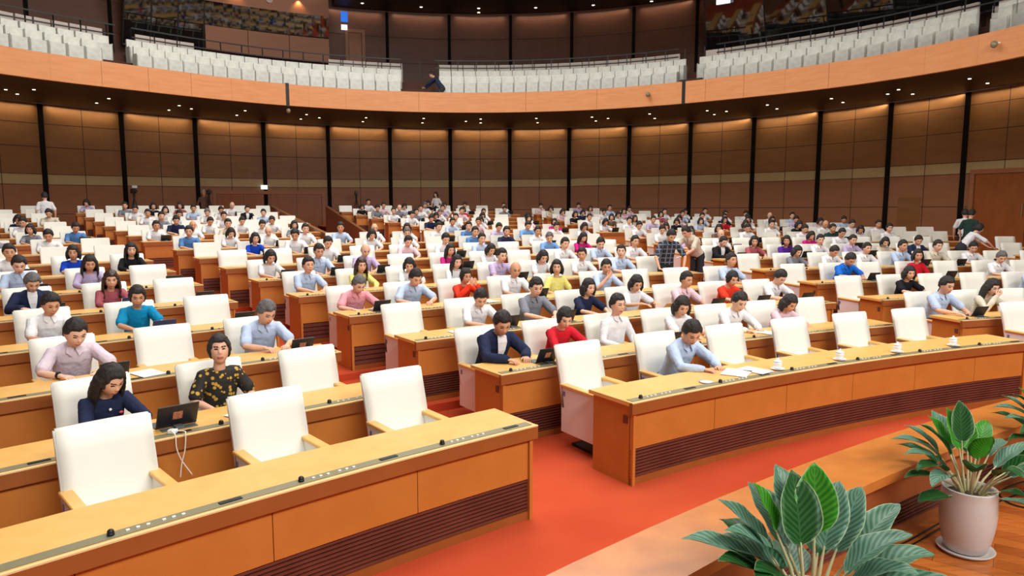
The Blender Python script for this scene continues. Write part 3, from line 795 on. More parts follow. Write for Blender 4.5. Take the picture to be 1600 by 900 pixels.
def head_mesh(bm, M, seg=40):
    n0 = len(bm.verts)
    r = bmesh.ops.create_uvsphere(bm, u_segments=seg, v_segments=seg*3//4, radius=1)
    for v in r['verts']: v.co = M @ head_point(v.co.normalized())
    bm2 = bmesh.new()
    tube(bm2, [(0, .082, .022), (0, .092, .0), (0, .101, -.018), (0, .094, -.030)], [(.008, .008), (.009, .011), (.014, .013), (.012, .007)], 10)
    for s in (-1, 1):
        tube(bm2, [(s*.070, -.012, .022), (s*.078, -.016, .0), (s*.072, -.006, -.028)], [(.007, .012), (.009, .018), (.006, .009)], 8)
        ellipsoid(bm2, (s*.016, .086, -.030), (.009, .010, .008), seg=8)
    ellipsoid(bm2, (0, .084, -.055), (.022, .012, .006), seg=10); ellipsoid(bm2, (0, .082, -.065), (.018, .012, .006), seg=10)
    bmesh.ops.transform(bm2, matrix=M, verts=bm2.verts); tmp = bpy.data.meshes.new('t'); bm2.to_mesh(tmp); bm2.free(); bm.from_mesh(tmp); bpy.data.meshes.remove(tmp)
def smooth01(a, b, x):
    t = max(0, min(1, (x-a)/(b-a))); return t*t*(3-2*t)
def hair_mesh(M, style, voxel):
    bm = bmesh.new(); r = bmesh.ops.create_uvsphere(bm, u_segments=36, v_segments=27, radius=1)
    for v in r['verts']:
        d = v.co.normalized(); x, y, z = d; az = math.atan2(abs(x), y)     # 0 at face
        if style in ('short', 'thin', 'grey'): low = -.30 if az > 1.9 else (.05+(.57-.05)*(1-smooth01(.7, 1.3, az)) if az < 1.45 else .05-.35*smooth01(1.45, 1.9, az))
        elif style == 'bald': low = .35 if az < 1.2 else -.30
        else: low = -.55 if az > 1.3 else (-.4+(.54+.4)*(1-smooth01(.6, 1.2, az)))
        low += .14*mnoise.noise(d*5)
        k = smooth01(low-.06, low+.08, z)
        amp = {'short': .15, 'thin': .09, 'bald': .04, 'bun': .15, 'bob': .22, 'long': .20, 'pony': .16}.get(style, .11)
        amp += .06*max(0, z)*(style == 'short') + .012*math.sin(9*az+4*z)
        if style == 'bald' and z > .35: k = 0
        if style == 'bald' and az < 1.3: k = 0
        p = head_point(d)*(.90+(.10+amp)*k)
        v.co = M @ p
    if style in ('bob', 'long'):
        L = -.115 if style == 'bob' else -.25; ns = 7; rings = []
        for i in range(ns+1):
            z = .03+(L-.03)*i/ns; w_ = .104+.016*math.sin(PI*i/ns); th_ = .030-(.012*i/ns); ring = []
            for k in range(17):
                a = -2.05+4.1*k/16; ring.append((w_*math.sin(a), -w_*1.0*math.cos(a)-.008, z))
            for k in range(17):
                a = 2.05-4.1*k/16; ring.append(((w_-th_)*math.sin(a), -(w_-th_)*math.cos(a)-.008, z))
            rings.append([M @ Vector(p) for p in ring])
        prism_path(bm, None, rings)
    if style == 'bun': ellipsoid(bm, M @ Vector((-.03, -.115, -.02)), (.04, .035, .045))
    if style == 'pony':
        tube(bm, [M @ Vector(p) for p in ((0, -.10, .02), (-.01, -.135, -.04), (-.02, -.12, -.13), (-.02, -.10, -.2))], [.022, .03, .026, .012], 10)
    for v in bm.verts: v.co += v.normal*.0
    return ruffle(remeshed(bm, voxel, 1), .0065, 24)
def hand(bm, wpt, d, up, side_s, curl=.5, r=.0085, palm=True, fingers=True):
    """palm tube + five fingers. d direction of hand, up = back-of-hand normal, side_s: +1 thumb on +side"""
    d = d.normalized(); up = (up-d*up.dot(d)).normalized(); s = d.cross(up)*side_s
    if palm: tube(bm, [wpt-d*.01, wpt+d*.03, wpt+d*.085], [(.024, .018), (.036, .015), (.040, .012)], 10, up=s)
    if not fingers: return
    for k, (o_, l) in enumerate(((.030, .066), (.010, .076), (-.010, .071), (-.030, .056))):
        b = wpt+d*.082+s*o_; a1 = curl*.5; a2 = curl*1.2; a3 = curl*1.9
        p1 = b+(d*math.cos(a1)-up*math.sin(a1))*l*.42; p2 = p1+(d*math.cos(a2)-up*math.sin(a2))*l*.33; p3 = p2+(d*math.cos(a3)-up*math.sin(a3))*l*.25
        tube(bm, [b, p1, p2, p3], [r*1.05, r, r*.92, r*.8], 7, up=s)
    b = wpt+d*.025+s*.028; td = (d*.75+s*.65-up*.15).normalized()
    tube(bm, [b, b+td*.035, b+(td*.6+d*.4).normalized()*.065], [r*1.35, r*1.15, r*.95], 7, up=up)
POSES = {
 # elbow, wrist per side (right +X, left -X), hand dir
 'desk': dict(lean=20, R=((.240, .26, .80), (.13, .46, .785)), L=((-.240, .26, .80), (-.11, .47, .785))),
 'write': dict(lean=26, R=((.255, .30, .795), (.10, .47, .79)), L=((-.26, .28, .795), (-.15, .44, .785))),
 'wide': dict(lean=27, R=((.30, .28, .795), (.17, .46, .785)), L=((-.30, .28, .795), (-.14, .49, .785))),
 'lap': dict(lean=4, R=((.27, -.02, .76), (.13, .20, .70)), L=((-.27, -.02, .76), (-.10, .22, .70))),
 'hold': dict(lean=14, R=((.28, .18, .82), (.15, .40, .86)), L=((-.28, .18, .82), (-.13, .40, .86))),
 'chin': dict(lean=20, R=((.27, .30, .80), (.08, .30, 1.00)), L=((-.28, .24, .80), (-.08, .46, .785))),
 'phone': dict(lean=18, R=((.25, .28, .83), (.06, .36, 1.02)), L=((-.25, .28, .83), (-.06, .36, 1.02))),
 'stand': dict(lean=2, R=((.27, -.03, 1.12), (.27, .06, .88)), L=((-.27, -.03, 1.12), (-.27, .06, .88))),
 'bend': dict(lean=38, R=((.28, .55, 1.05), (.18, .72, .90)), L=((-.28, .55, 1.05), (-.14, .74, .90))),
 'bendtable': dict(lean=24, R=((.32, .33, 1.06), (.26, .42, .82)), L=((-.32, .33, 1.06), (-.26, .42, .82))),
}
def build_person(pose, sex, hairstyle, sleeve, garment, pitch, yaw, fine):
    P = POSES[pose]; stand = pose in ('stand', 'bend', 'bendtable')
    k = 1.0 if sex == 'm' else .93; vx = .0065 if fine else .013
    L = math.radians(P['lean']); hz = .92 if stand else .535; hy = 0 if stand else -.12
    def sp(s, y=0): return Vector((0, hy+s*k*math.sin(L)+y*math.cos(L), hz+s*k*math.cos(L)-y*math.sin(L)))
    def spx(s, x, y=0): v = sp(s, y); v.x = x*k; return v
    fem = sex == 'f'
    secs = [(-.06, .165, .115, 0), (.03, .165, .12, 0), (.15, .142 if fem else .152, .105, 0), (.28, .150 if fem else .160, .112, .0), (.40, .158 if fem else .172, .108, .0), (.475, .155 if fem else .176, .088, -.01), (.515, .11, .065, -.01)]
    def torso(bm, g):
        S_ = secs[:-1]+([(.492, .105, .060, -.01)] if g < 0 else [(.500, .132, .076, -.01), (.520, .088, .066, -.008)])
        if g > 0 and garment == 'blouse': S_ = S_[:-1]
        tube(bm, [sp(s, y) for s, a, b, y in S_], [((a*k+g), (b*k+g)) for s, a, b, y in S_], 24, up=(1, 0, 0), cap_round=False)
    def arm(bm, side, g, upto):
        e, w_ = [Vector(q) for q in P['R' if side > 0 else 'L']]
        if fem: e.x *= .92
        sh = spx(.455, side*(.150 if fem else .168)); wd = w_-e
        if upto == 'short':
            m_ = sh+(e-sh)*.78; tube(bm, [sh-Vector((side*.05, 0, 0)), sh, sh+(e-sh)*.4, m_], [.05+g, .056*k+g, .052*k+g, .052*k+g+.004], 12)
        elif upto == 'long':
            tube(bm, [sh-Vector((side*.05, 0, 0)), sh, sh+(e-sh)*.5, e, e+wd*.5, e+wd*.93], [.05+g, .056*k+g, .048*k+g, .043*k+g, .037*k+g, .030*k+g], 12)
        else:
            tube(bm, [sh-Vector((side*.05, 0, 0)), sh, sh+(e-sh)*.5, e, e+wd*.35, w_], [.045, .050*k, .043*k, .037*k, .036*k, .023*k], 12)
    neck0, neck1 = sp(.50, -.005), sp(.60, .012)
    hp = math.radians(pitch); Mh = Matrix.Translation(neck1) @ Matrix.Rotation(math.radians(yaw), 4, 'Z') @ Matrix.Rotation(-hp, 4, 'X') @ Matrix.Translation((0, .022, .085)) @ Matrix.Diagonal((1.09 if fem else 1.14,)*3+(1,))
    # body
    bm = bmesh.new(); torso(bm, -.012); head_mesh(bm, Mh, 40 if fine else 22)
    tube(bm, [neck0-Vector((0, 0, .05)), neck0, neck1, neck1+Vector((0, .01, .05))], [.06*k, .056*k, .052*k, .05*k], 14)
    fb = bmesh.new()
    for sd, key in ((1, 'R'), (-1, 'L')):
        arm(bm, sd, 0, 'full'); e, w_ = [Vector(q) for q in P[key]]; d = (w_-e).normalized()
        if pose in ('chin', 'phone') and (sd > 0 or pose == 'phone'): d2 = (d+Vector((-sd*.5, .1, .4))).normalized(); up = Vector((sd*.2, 1, 0))
        elif pose in ('stand',): d2 = Vector((0, .1, -1)); up = Vector((sd, 0, 0))
        elif pose == 'lap': d2 = Vector((-sd*.7, .6, -.1)); up = Vector((0, .1, 1))
        else: d2 = Vector((-sd*.45, .9, -.05)); up = Vector((0, 0, 1))
        hand(bm, w_, d2, up, -sd if pose != 'stand' else sd, .35, fingers=False); hand(fb, w_, d2, up, -sd if pose != 'stand' else sd, .45 if pose != 'write' else .6, palm=False)
    for sd in (-1, 1):
        if stand: pts = [(sd*.09, 0, .93), (sd*.10, .01, .5), (sd*.11, -.01, .10)]
        else: pts = [(sd*.09, -.10, .56), (sd*.12, .36, .535), (sd*.12, .38, .12)]
        tube(bm, pts, [.075, .055, .038], 12)
    me = remeshed(bm, vx, 2)
    mats = [M_SKIN[0], M_BROW, M_LIP]
    for m_ in mats: me.materials.append(m_)
    inv = Mh.inverted()
    for p in me.polygons:
        c = inv @ p.center
        if c.y > .055 and abs(c.x) < .05:
            if abs(c.z+.060) < .0085 and abs(c.x) < .022: p.material_index = 2
            elif abs(c.z-.031+abs(abs(c.x)-.03)*.15) < .0045 and .013 < abs(c.x) < .046: p.material_index = 1
            elif abs(c.z-.010) < .0058*(1-((abs(c.x)-.030)/.017)**2)+.001 and .015 < abs(c.x) < .045: p.material_index = 1
    b2 = bmesh.new(); b2.from_mesh(me); t2 = bpy.data.meshes.new('t'); fb.to_mesh(t2); fb.free()
    for p in t2.polygons: p.use_smooth = True
    b2.from_mesh(t2); b2.to_mesh(me); b2.free(); bpy.data.meshes.remove(t2)
    out = {'body': me}
    # garment
    g = {'shirt': .006, 'jacket': .018, 'blouse': .006}[garment]
    bm = bmesh.new(); torso(bm, g)
    for sd in (-1, 1): arm(bm, sd, g*.8+.006, sleeve)
    if garment != 'blouse': tube(bm, [sp(.49, -.005), sp(.535, .004)], [(.078*k, .072*k), (.063*k, .060*k)], 16, cap_round=False)
    else: tube(bm, [sp(.46, -.01), sp(.49, -.008)], [(.11*k, .078*k), (.092*k, .070*k)], 16, cap_round=False)
    me = ruffle(remeshed(bm, vx*1.1, 2), .006, 13); out[{'shirt': 'shirt', 'jacket': 'jacket', 'blouse': 'blouse'}[garment]] = me
    if fine and garment == 'shirt':
        bm = bmesh.new()
        for sd in (-1, 1):      # collar flaps
            a = sp(.545, .055*k); n1 = spx(.535, sd*.062, .03); n2 = spx(.50, sd*.075, .07); tip = spx(.475, sd*.032, .105)
            n3 = spx(.545, sd*.055, -.03)
            q = [a, n1, n2, tip]; off = (sp(0, .012)-sp(0, 0))
            V = [bm.verts.new(v) for v in q]+[bm.verts.new(v+off) for v in q]
            for f in ((0, 1, 2, 3), (7, 6, 5, 4), (0, 4, 5, 1), (1, 5, 6, 2), (2, 6, 7, 3), (3, 7, 4, 0)): bm.faces.new([V[i] for i in f])
        bmesh.ops.recalc_face_normals(bm, faces=bm.faces); m2 = bpy.data.meshes.new('collar'); bm.to_mesh(m2); bm.free(); out['collar'] = m2
    if garment == 'jacket':
        bm = bmesh.new(); rings = []
        for s, w_, yy in ((.545, .055, .085), (.49, .058, .125), (.40, .045, .150), (.30, .024, .156), (.22, .005, .152)):
            rings.append([spx(s, -w_, yy), spx(s, w_, yy), spx(s, w_*.9, yy-.02), spx(s, -w_*.9, yy-.02)])
        prism_path(bm, None, rings); bmesh.ops.recalc_face_normals(bm, faces=bm.faces); m2 = bpy.data.meshes.new('shirt_front'); bm.to_mesh(m2); bm.free(); out['shirt_front'] = m2
    out['hair'] = hair_mesh(Mh, hairstyle, vx*.95)
    # trousers and shoes
    bm = bmesh.new(); tube(bm, [sp(-.08), sp(.0), sp(.09)], [(.165*k, .12), (.17*k, .128), (.15*k, .115)], 16)
    for sd in (-1, 1):
        if stand: pts = [(sd*.09, 0, .93), (sd*.10, .01, .5), (sd*.11, -.01, .05)]
        else: pts = [(sd*.09, -.12, .565), (sd*.12, .36, .545), (sd*.12, .39, .08)]
        tube(bm, pts, [.092, .075, .058], 12)
    out['trousers'] = remeshed(bm, .018, 2)
    bm = bmesh.new()
    for sd in (-1, 1):
        y0 = 0 if stand else .40; tube(bm, [(sd*.115, y0-.06, .045), (sd*.12, y0+.05, .045), (sd*.13, y0+.16, .035)], [(.04, .042), (.045, .04), (.038, .03)], 10)
    out['shoes'] = remeshed(bm, .014, 1)
    out['_head'] = Mh
    return out
VAR = {}
def variant(*key):
    if key not in VAR: VAR[key] = build_person(*key)
    return VAR[key]
def put_person(V, loc, rz, colour, hairc, label, group=None, skin=0, scale=1.0, trousers=None):
    root = empty('person', loc, rz); root.scale = (scale,)*3; tag(root, label, 'person', group)
    body = None
    for nm, me in V.items():
        if nm[0] == '_': continue
        if not me.materials: me.materials.append(M_TROUS)
        o = bpy.data.objects.new(nm, me); COL.objects.link(o); o.parent = root
        m = {'body': M_SKIN[skin], 'hair': HAIRC[hairc], 'trousers': M_TROUS, 'shoes': M_SHOE, 'shirt_front': cloth('white'), 'collar': cloth(colour) if 'jacket' not in V else cloth('white')}.get(nm) or cloth(colour)
        o.material_slots[0].link = 'OBJECT'; o.material_slots[0].material = m
    return root
# observed people: (head x, head y, sex, hair style, hair colour, garment, sleeve, colour, pose, head pitch (down +), yaw (+ = to own left), label or None)
def PP(x, y, code, colour, pose='desk', pitch=18, yaw=0, label=None, tab=None):
    return dict(x=x, y=y, code=code, colour=colour, pose=pose, pitch=pitch, yaw=yaw, label=label, tab=tab)
# codes: m short black, g grey man, t thin grey/bald man, s suit man, G suit grey; w long hair woman, b bob woman, n bun woman, p ponytail woman; upper case W/B = brown hair
CODE = {'m': ('m', 'short', 'k', 'shirt', 'short'), 'g': ('m', 'short', 'g', 'shirt', 'short'), 't': ('m', 'bald', 'w', 'shirt', 'short'), 's': ('m', 'short', 'k', 'jacket', 'long'), 'G': ('m', 'short', 'g', 'jacket', 'long'),
        'M': ('m', 'short', 'k', 'shirt', 'long'), 'w': ('f', 'long', 'k', 'blouse', 'long'), 'b': ('f', 'bob', 'k', 'blouse', 'short'), 'n': ('f', 'bun', 'k', 'blouse', 'short'), 'p': ('f', 'pony', 'k', 'blouse', 'long'),
        'W': ('f', 'long', 'b', 'blouse', 'long')}
NEAR = [
 PP(163, 590, 'w', 'navy', 'desk', 28, 12, 'woman with long black hair in navy buttoned jacket reading behind the front left chair', 'big'),
 PP(330, 572, 'n', 'pattern', 'lap', -6, -14, 'woman with tied black hair in black and gold patterned dress looking up'),
 PP(125, 530, 'm', 'stripe', 'wide', 26, 8, 'man with watch in pale pink striped shirt leaning on desk behind woman in navy', 'small'),
 PP(408, 495, 'g', 'lightblue', 'write', 28, 10, 'grey-haired man in light blue shirt typing on a small black tablet', 'small'),
 PP(97, 470, 'm', 'white', 'desk', 22, 6, 'black-haired man in white striped shirt reading, behind the pink-striped man'),
 PP(217, 463, 'n', 'teal', 'desk', 20, -4, 'woman in bright turquoise long-sleeved dress reading a dark blue tablet', 'blue'),
 PP(46, 437, 'G', 'navy', 'hold', 34, 8, 'grey-haired man in navy suit holding a dark tablet at the left edge', 'dark'),
 PP(165, 440, 'W', 'rose', 'desk', 12, -10, 'woman with long brown hair in dusty rose blouse behind a dark blue tablet', 'blue'),
 PP(145, 422, 'w', 'lilac', 'desk', 20, 0, 'woman with long black hair in lilac top looking down, left block'),
 PP(172, 398, 'w', 'black', 'chin', 4, 0, 'woman with long black hair in black jacket touching her mouth'),
 PP(125, 398, 'b', 'royal', 'desk', 0, -60, 'woman in royal blue blouse turning her head to the right, left block'),
 PP(34, 407, 'm', 'lightblue', 'desk', 26, 0, 'black-haired man in light blue shirt behind the grey-haired navy suit'),
 PP(51, 378, 'm', 'white', 'desk', 26, -20, 'man in white shirt bending over desk near the left edge'),
 PP(110, 356, 'm', 'denim', 'wide', 30, 0, 'man in mid-blue short-sleeved shirt bent over desk beside the left aisle'),
 PP(560, 452, 'g', 'pink', 'wide', 32, 6, 'grey-haired man in pink shirt writing at the end of the middle block'),
 PP(574, 421, 'W', 'yellow', 'desk', 6, -6, 'woman with brown hair in bright yellow top behind the man in pink'),
 PP(468, 426, 'm', 'lightblue', 'desk', 2, -4, 'man in pale blue shirt sitting upright at desk end beside left aisle'),
 PP(650, 438, 'm', 'lightblue', 'wide', 30, 4, 'man in light blue shirt reading papers right of the man in pink'),
 PP(506, 405, 'm', 'lightblue', 'desk', 14, 0, 'man in pale blue shirt behind an upright black tablet, fifth row', 'dark'),
 PP(726, 438, 'p', 'orangered', 'phone', 10, 0, 'woman in orange-red dress holding a phone before her face', None),
 PP(777, 434, 't', 'white', 'desk', 16, -10, 'balding man in white shirt right of the woman in orange-red'),
 PP(797, 470, 'm', 'white', 'write', 34, -12, 'black-haired man in white shirt bent low behind the navy suit'),
 PP(792, 508, 's', 'navy', 'write', 30, -12, 'man in navy suit leaning on the desk end by the left aisle', 'case'),
 PP(892, 505, 'p', 'red', 'desk', 28, -16, 'woman with tied black hair in red blouse next to the navy suit'),
 PP(962, 489, 'M', 'white', 'lap', 2, -4, 'man in white striped shirt sitting back upright in the second row', 'case'),
 PP(1077, 488, 'b', 'white', 'desk', 26, -20, 'woman with black bob in white jacket behind the man in light blue'),
 PP(1160, 480, 'M', 'white', 'write', 26, -8, 'man in white shirt reading papers left of the woman in pink suit'),
 PP(1255, 474, 'b', 'palepink', 'write', 32, 0, 'woman with wavy black bob in pale pink jacket writing'),
 PP(1086, 520, 'M', 'lightblue', 'write', 34, -22, 'man in blue long-sleeved shirt reading papers alone at the front right desk'),
 PP(847, 453, 'm', 'grey', 'desk', 18, -10, 'man in grey short-sleeved shirt with dark tablet, third row', 'dark'),
 PP(936, 454, 'b', 'navy', 'desk', 8, 0, 'woman with black bob in navy dress resting arms on the desk'),
 PP(1001, 460, 'b', 'white', 'hold', 26, -14, 'woman in white blouse holding a tan folder', 'folder'),
 PP(1080, 445, 'm', 'palepink', 'desk', 8, 0, 'man in pale checked shirt with black tablet, fourth row', 'dark'),
 PP(1147, 437, 'n', 'orangered', 'desk', 22, -8, 'woman with tied hair in bright orange-red dress reading a phone'),
 PP(1224, 439, 'm', 'white', 'write', 34, -4, 'black-haired man in white shirt looking down behind the woman in pink suit'),
 PP(870, 440, 'b', 'purple', 'phone', 12, 0, 'woman in deep purple blouse raising a phone, fourth row'),
 PP(848, 410, 'b', 'yellow', 'lap', 2, -30, 'woman in pale yellow blouse looking right, middle block'),
 PP(917, 405, 'm', 'white', 'desk', 8, -35, 'man in white shirt looking right next to the yellow blouse'),
 PP(938, 422, 'm', 'lightblue', 'chin', 12, -20, 'man in pale blue shirt with hand near chin, fifth row'),
 PP(974, 405, 'm', 'lightblue', 'desk', -2, -30, 'man in pale blue shirt looking up to the right, left of the plaid shirt'),
 PP(867, 0, 'm', 'white') if False else PP(1004, 389, 'm', 'white', 'desk', 6, 0, 'man in white shirt behind an open black laptop tablet, middle block', 'dark'),
 PP(1118, 415, 'm', 'lightblue', 'desk', 0, 0, 'man in light blue shirt facing forward right of the leaning white shirt'),
 PP(1124, 383, 's', 'black', 'desk', 24, 0, 'man in black suit with white shirt, right of the standing plaid shirt'),
 PP(1330, 416, 'm', 'brightblue', 'write', 36, 0, 'man in bright blue polo shirt bending over his desk', 'dark'),
 PP(1420, 428, 'b', 'red', 'lap', 8, -20, 'woman with black bob in red jacket, right block'),
 PP(1436, 412, 'b', 'black', 'desk', 12, -10, 'woman with black bob in black top behind the red jacket'),
 PP(1478, 447, 'm', 'lightblue', 'desk', 18, 0, 'man in pale blue polo shirt at desk end with black tablet', 'dark'),
 PP(1562, 432, 'w', 'beige', 'chin', 20, 0, 'woman with long black hair in cream top, hand on chin, right edge', 'small'),
 PP(1551, 402, 'g', 'white', 'desk', 30, -14, 'dark-haired man in white shirt leaning down near the right edge'),
 PP(1519, 390, 'm', 'white', 'desk', 24, -20, 'man in white shirt right of the far right tablet, fifth row'),
 PP(1472, 395, 'm', 'beige', 'desk', 10, 0, 'man in cream shirt beside a black tablet, right block', 'dark'),
 PP(1412, 394, 'm', 'lightblue', 'desk', 6, 0, 'man in pale blue shirt facing forward, right block'),
 PP(1340, 393, 'm', 'white', 'desk', 6, 0, 'man in white shirt behind the bright blue polo'),
 PP(1303, 396, 'm', 'white', 'write', 34, 10, 'black-haired man in white shirt looking steeply down, left of the blue polo'),
 PP(1216, 385, 'b', 'purple', 'desk', 8, -30, 'woman with black bob in purple top looking right'),
 PP(1440, 380, 's', 'navy', 'desk', 26, -14, 'man in navy suit bent forward in the right block'),
]
def far(s):
    out = []
    for t in s.split(';'):
        t = t.strip()
        if not t: continue
        a = t.split(','); out.append(PP(float(a[0]), float(a[1]), a[2], a[3], 'desk', random.choice((4, 10, 20, 28)), random.choice((-25, -10, 0, 8))))
    return out
FAR = far('''25,340,b,navy;32,347,m,white;41,354,b,grey;66,334,m,beige;9,368,m,grey;8,393,m,white;134,322,b,lilac;200,325,m,grey;221,328,m,white;234,337,m,white;241,328,b,black;253,342,m,grey;270,330,b,white;277,337,m,white;287,326,b,rose;
285,350,m,navy;311,328,m,lightblue;323,336,g,white;300,366,m,denim;308,354,t,white;347,358,b,white;338,322,m,white;355,322,t,white;378,325,s,black;414,334,m,lightblue;392,345,m,white;394,350,m,white;412,357,t,white;419,364,m,white;
446,352,b,grey;467,358,m,white;486,364,m,white;404,376,b,royal;430,392,b,white;522,377,m,white;538,360,m,lightblue;573,385,t,lilac;562,402,m,lightblue;594,363,b,white;636,418,m,lightblue;646,402,b,white;635,380,m,palepink;634,361,g,white;
658,367,b,white;680,359,m,white;692,381,w,magenta;699,376,m,white;695,400,g,lightblue;730,412,w,white;756,395,b,white;751,380,m,lightblue;554,325,b,black;578,328,m,grey;600,338,t,white;602,326,m,palepink;617,325,t,grey;618,332,m,white;
628,337,b,white;638,333,m,white;652,328,m,grey;661,335,b,black;663,322,g,white;655,346,b,white;679,330,b,black;682,340,m,navy;698,325,m,lilac;710,322,m,white;710,338,m,white;719,343,m,lightblue;729,330,b,red;734,323,m,white;
745,350,m,palepink;738,360,m,denim;762,346,b,white;791,354,m,navy;783,361,m,lilac;773,370,m,brown;798,326,m,grey;813,322,m,white;829,327,b,white;838,326,m,palepink;864,322,b,beige;866,343,b,magenta;885,330,b,palepink;900,320,m,lilac;
899,340,b,black;915,329,b,navy;925,320,b,palepink;926,336,m,white;921,347,b,white;943,327,m,white;949,345,b,white;740,360,m,denim;817,360,m,blue;836,355,m,white;866,363,g,blue;804,403,m,lilac;837,393,b,white;889,388,m,white;
908,378,w,magenta;949,390,m,lightblue;951,340,b,brown;957,322,m,lightblue;970,326,b,palepink;1000,338,w,beige;985,348,m,white;1006,360,m,white;1035,347,m,lilac;1037,335,b,rose;1049,323,m,lightblue;1048,352,b,white;1068,330,m,white;
1066,347,b,black;1068,362,g,lilac;1092,355,b,white;1100,348,b,lightblue;1106,338,m,lightblue;1110,375,w,yellow;1118,356,b,brown;1135,325,m,white;1137,345,b,red;1145,356,t,white;1148,345,m,black;1152,352,b,brown;1098,330,m,white;
1157,385,b,white;1165,378,b,rose;1255,372,b,magenta;1257,384,b,grey;1281,370,m,white;1299,360,m,white;1303,352,m,darkgreen;1331,368,m,lilac;1180,357,m,white;1187,342,m,white;1183,332,m,white;1192,334,t,white;1224,332,m,white;
1230,346,m,lightblue;1250,340,m,lilac;1262,333,m,white;1255,358,m,white;1280,350,t,white;1266,343,b,black;1279,339,b,palepink;1302,343,m,white;1330,333,m,lightblue;1343,342,m,white;1353,350,b,white;1381,347,m,white;1379,358,m,white;
1380,380,b,beige;1533,380,b,black;1535,368,m,white;1595,420,m,lightblue;1168,345,b,white;1174,338,m,palepink;1210,340,b,beige;1030,325,m,white;995,325,m,palepink;975,335,b,white;880,345,m,white;855,335,b,palepink;
760,328,m,white;770,336,b,white;720,328,m,palepink;690,345,g,white;668,330,m,white;645,345,b,white;590,335,m,white;430,345,m,white;360,335,m,white;340,345,m,beige;330,350,m,white;260,350,m,white;1010,348,m,white;1075,340,b,palepink;1125,335,m,white''')
everyone = NEAR+FAR
EMPTYPX = [(510, 447), (88, 676)]
pool = set(VIS)
NOSEAT = []
def head_at(s, pose):
    L = math.radians(POSES[pose]['lean']); return seat_px(s, .54+.69*math.cos(L), -.12+.69*math.sin(L)+.05)
pairs = []
for i, p in enumerate(everyone):
    for s in VIS:
        if s[0] == 0 and p['x'] != 1086: continue
        u, v = head_at(s, p['pose']); d = math.hypot(u-p['x'], (v-p['y'])*1.6)
        if d < (60 if i < len(NEAR) else 34): pairs.append((d*(.35 if i < len(NEAR) else 1), i, s))
pairs.sort(key=lambda t: t[:2]); done = set()
for d, i, s in pairs:
    if i in done or s in OCC: continue
    done.add(i); OCC[s] = everyone[i]; everyone[i]['seat'] = s
GN = {'m': 'man', 'g': 'grey-haired man', 't': 'balding man', 's': 'man', 'G': 'grey-haired man', 'M': 'man', 'w': 'long-haired woman', 'b': 'woman', 'n': 'woman', 'p': 'woman', 'W': 'brown-haired woman'}
CN = {'lightblue': 'light blue', 'palepink': 'pale pink', 'orangered': 'orange-red', 'brightblue': 'bright blue', 'darkgreen': 'dark green', 'stripe': 'pink striped', 'royal': 'royal blue', 'denim': 'mid blue', 'teal': 'turquoise'}
tablets = []
for s, p in OCC.items():
    r = s[0]; fine = r <= 5; sex, hs, hc, gar, slv = CODE[p['code']]
    P, a = seat_pose(s)
    pitch, yaw, pose = p['pitch'], p['yaw'], p['pose']
    if not fine: pitch = 8 if pitch < 15 else 26; yaw = -20 if yaw < -15 else 0; pose = pose if pose == 'desk' else 'desk'; slv = {'short': 'short', 'long': 'long'}[slv]
    elif p not in NEAR: pitch = 10 if pitch < 15 else 26; yaw = -20 if yaw < -15 else 0
    V = variant(pose, sex, hs, slv, gar, pitch, yaw, fine)
    lab = p['label'] or '%s in %s %s, %s row, %s' % (GN[p['code']], CN.get(p['colour'], p['colour']), {'shirt': 'shirt', 'jacket': 'suit', 'blouse': 'top'}[gar], ordn(r), aisle_word(s[1], s[2]))
    rr = random.Random(hash((r, s[2]))); 
    root = put_person(V, P, a+rr.uniform(-.08, .08), p['colour'], hc, lab, 'seated people in the hall', random.choice((0, 1, 2)), rr.uniform(.97, 1.02))
    if p['colour'] == 'navy' and p['code'] == 'w': NAVY = (root, V)
    if p['tab']: tablets.append((s, p['tab'], GN[p['code']]))
    elif r > 1 and rr.random() < .35: tablets.append((s, 'dark', GN[p['code']]))
build_chairs()

# ================================================================== THINGS ON DESKS
def desk_point(s, along, back):
    """point on the desk top in front of seat s; along = metres towards the right in the photo, back = metres behind the front edge"""
    r = s[0]; t = s[3]+.29/RR[r]+along/RR[r]
    return (*pol(FR[r]+back, t), FZ[r]+.7605), PI-t
def make_tablet(kind):
    root = empty('tablet')
    w_, h_ = {'big': (.30, .21), 'small': (.25, .18), 'blue': (.26, .18), 'dark': (.25, .18), 'case': (.26, .19)}[kind]
    bodym = M_TABBLUE if kind == 'blue' else M_TABLET
    M = Matrix.Translation((0, .02, .006)) @ Matrix.Rotation(math.radians(-28), 4, 'X')
    bm = bmesh.new(); box(bm, -w_/2, w_/2, 0, .009, 0, h_, mtx=M); bevel(bm, .003, 1); link_mesh('cover', bm, bodym, root)
    bm = bmesh.new(); box(bm, -w_/2+.01, w_/2-.01, -.0015, 0, .01, h_-.01, mtx=M); link_mesh('screen', bm, M_BLACK, root)
    bm = bmesh.new(); box(bm, -w_/2, w_/2, -.15, .02, 0, .008); bevel(bm, .002, 1); link_mesh('keyboard', bm, M_TABGREY, root)
    bm = bmesh.new(); box(bm, -w_/2+.02, w_/2-.02, .05, .13, .0, .004); box(bm, -.03, .03, .05, .12, .004, .02); link_mesh('stand', bm, M_TABGREY, root)
    if kind in ('big', 'small', 'case'):
        bm = bmesh.new(); box(bm, -.035, .035, .0092, .0102, h_*.35, h_*.7, mtx=M); link_mesh('sticker', bm, M_STICK, root)
    return root
TB = {}
for k in ('big', 'small', 'blue', 'dark', 'case'): pass
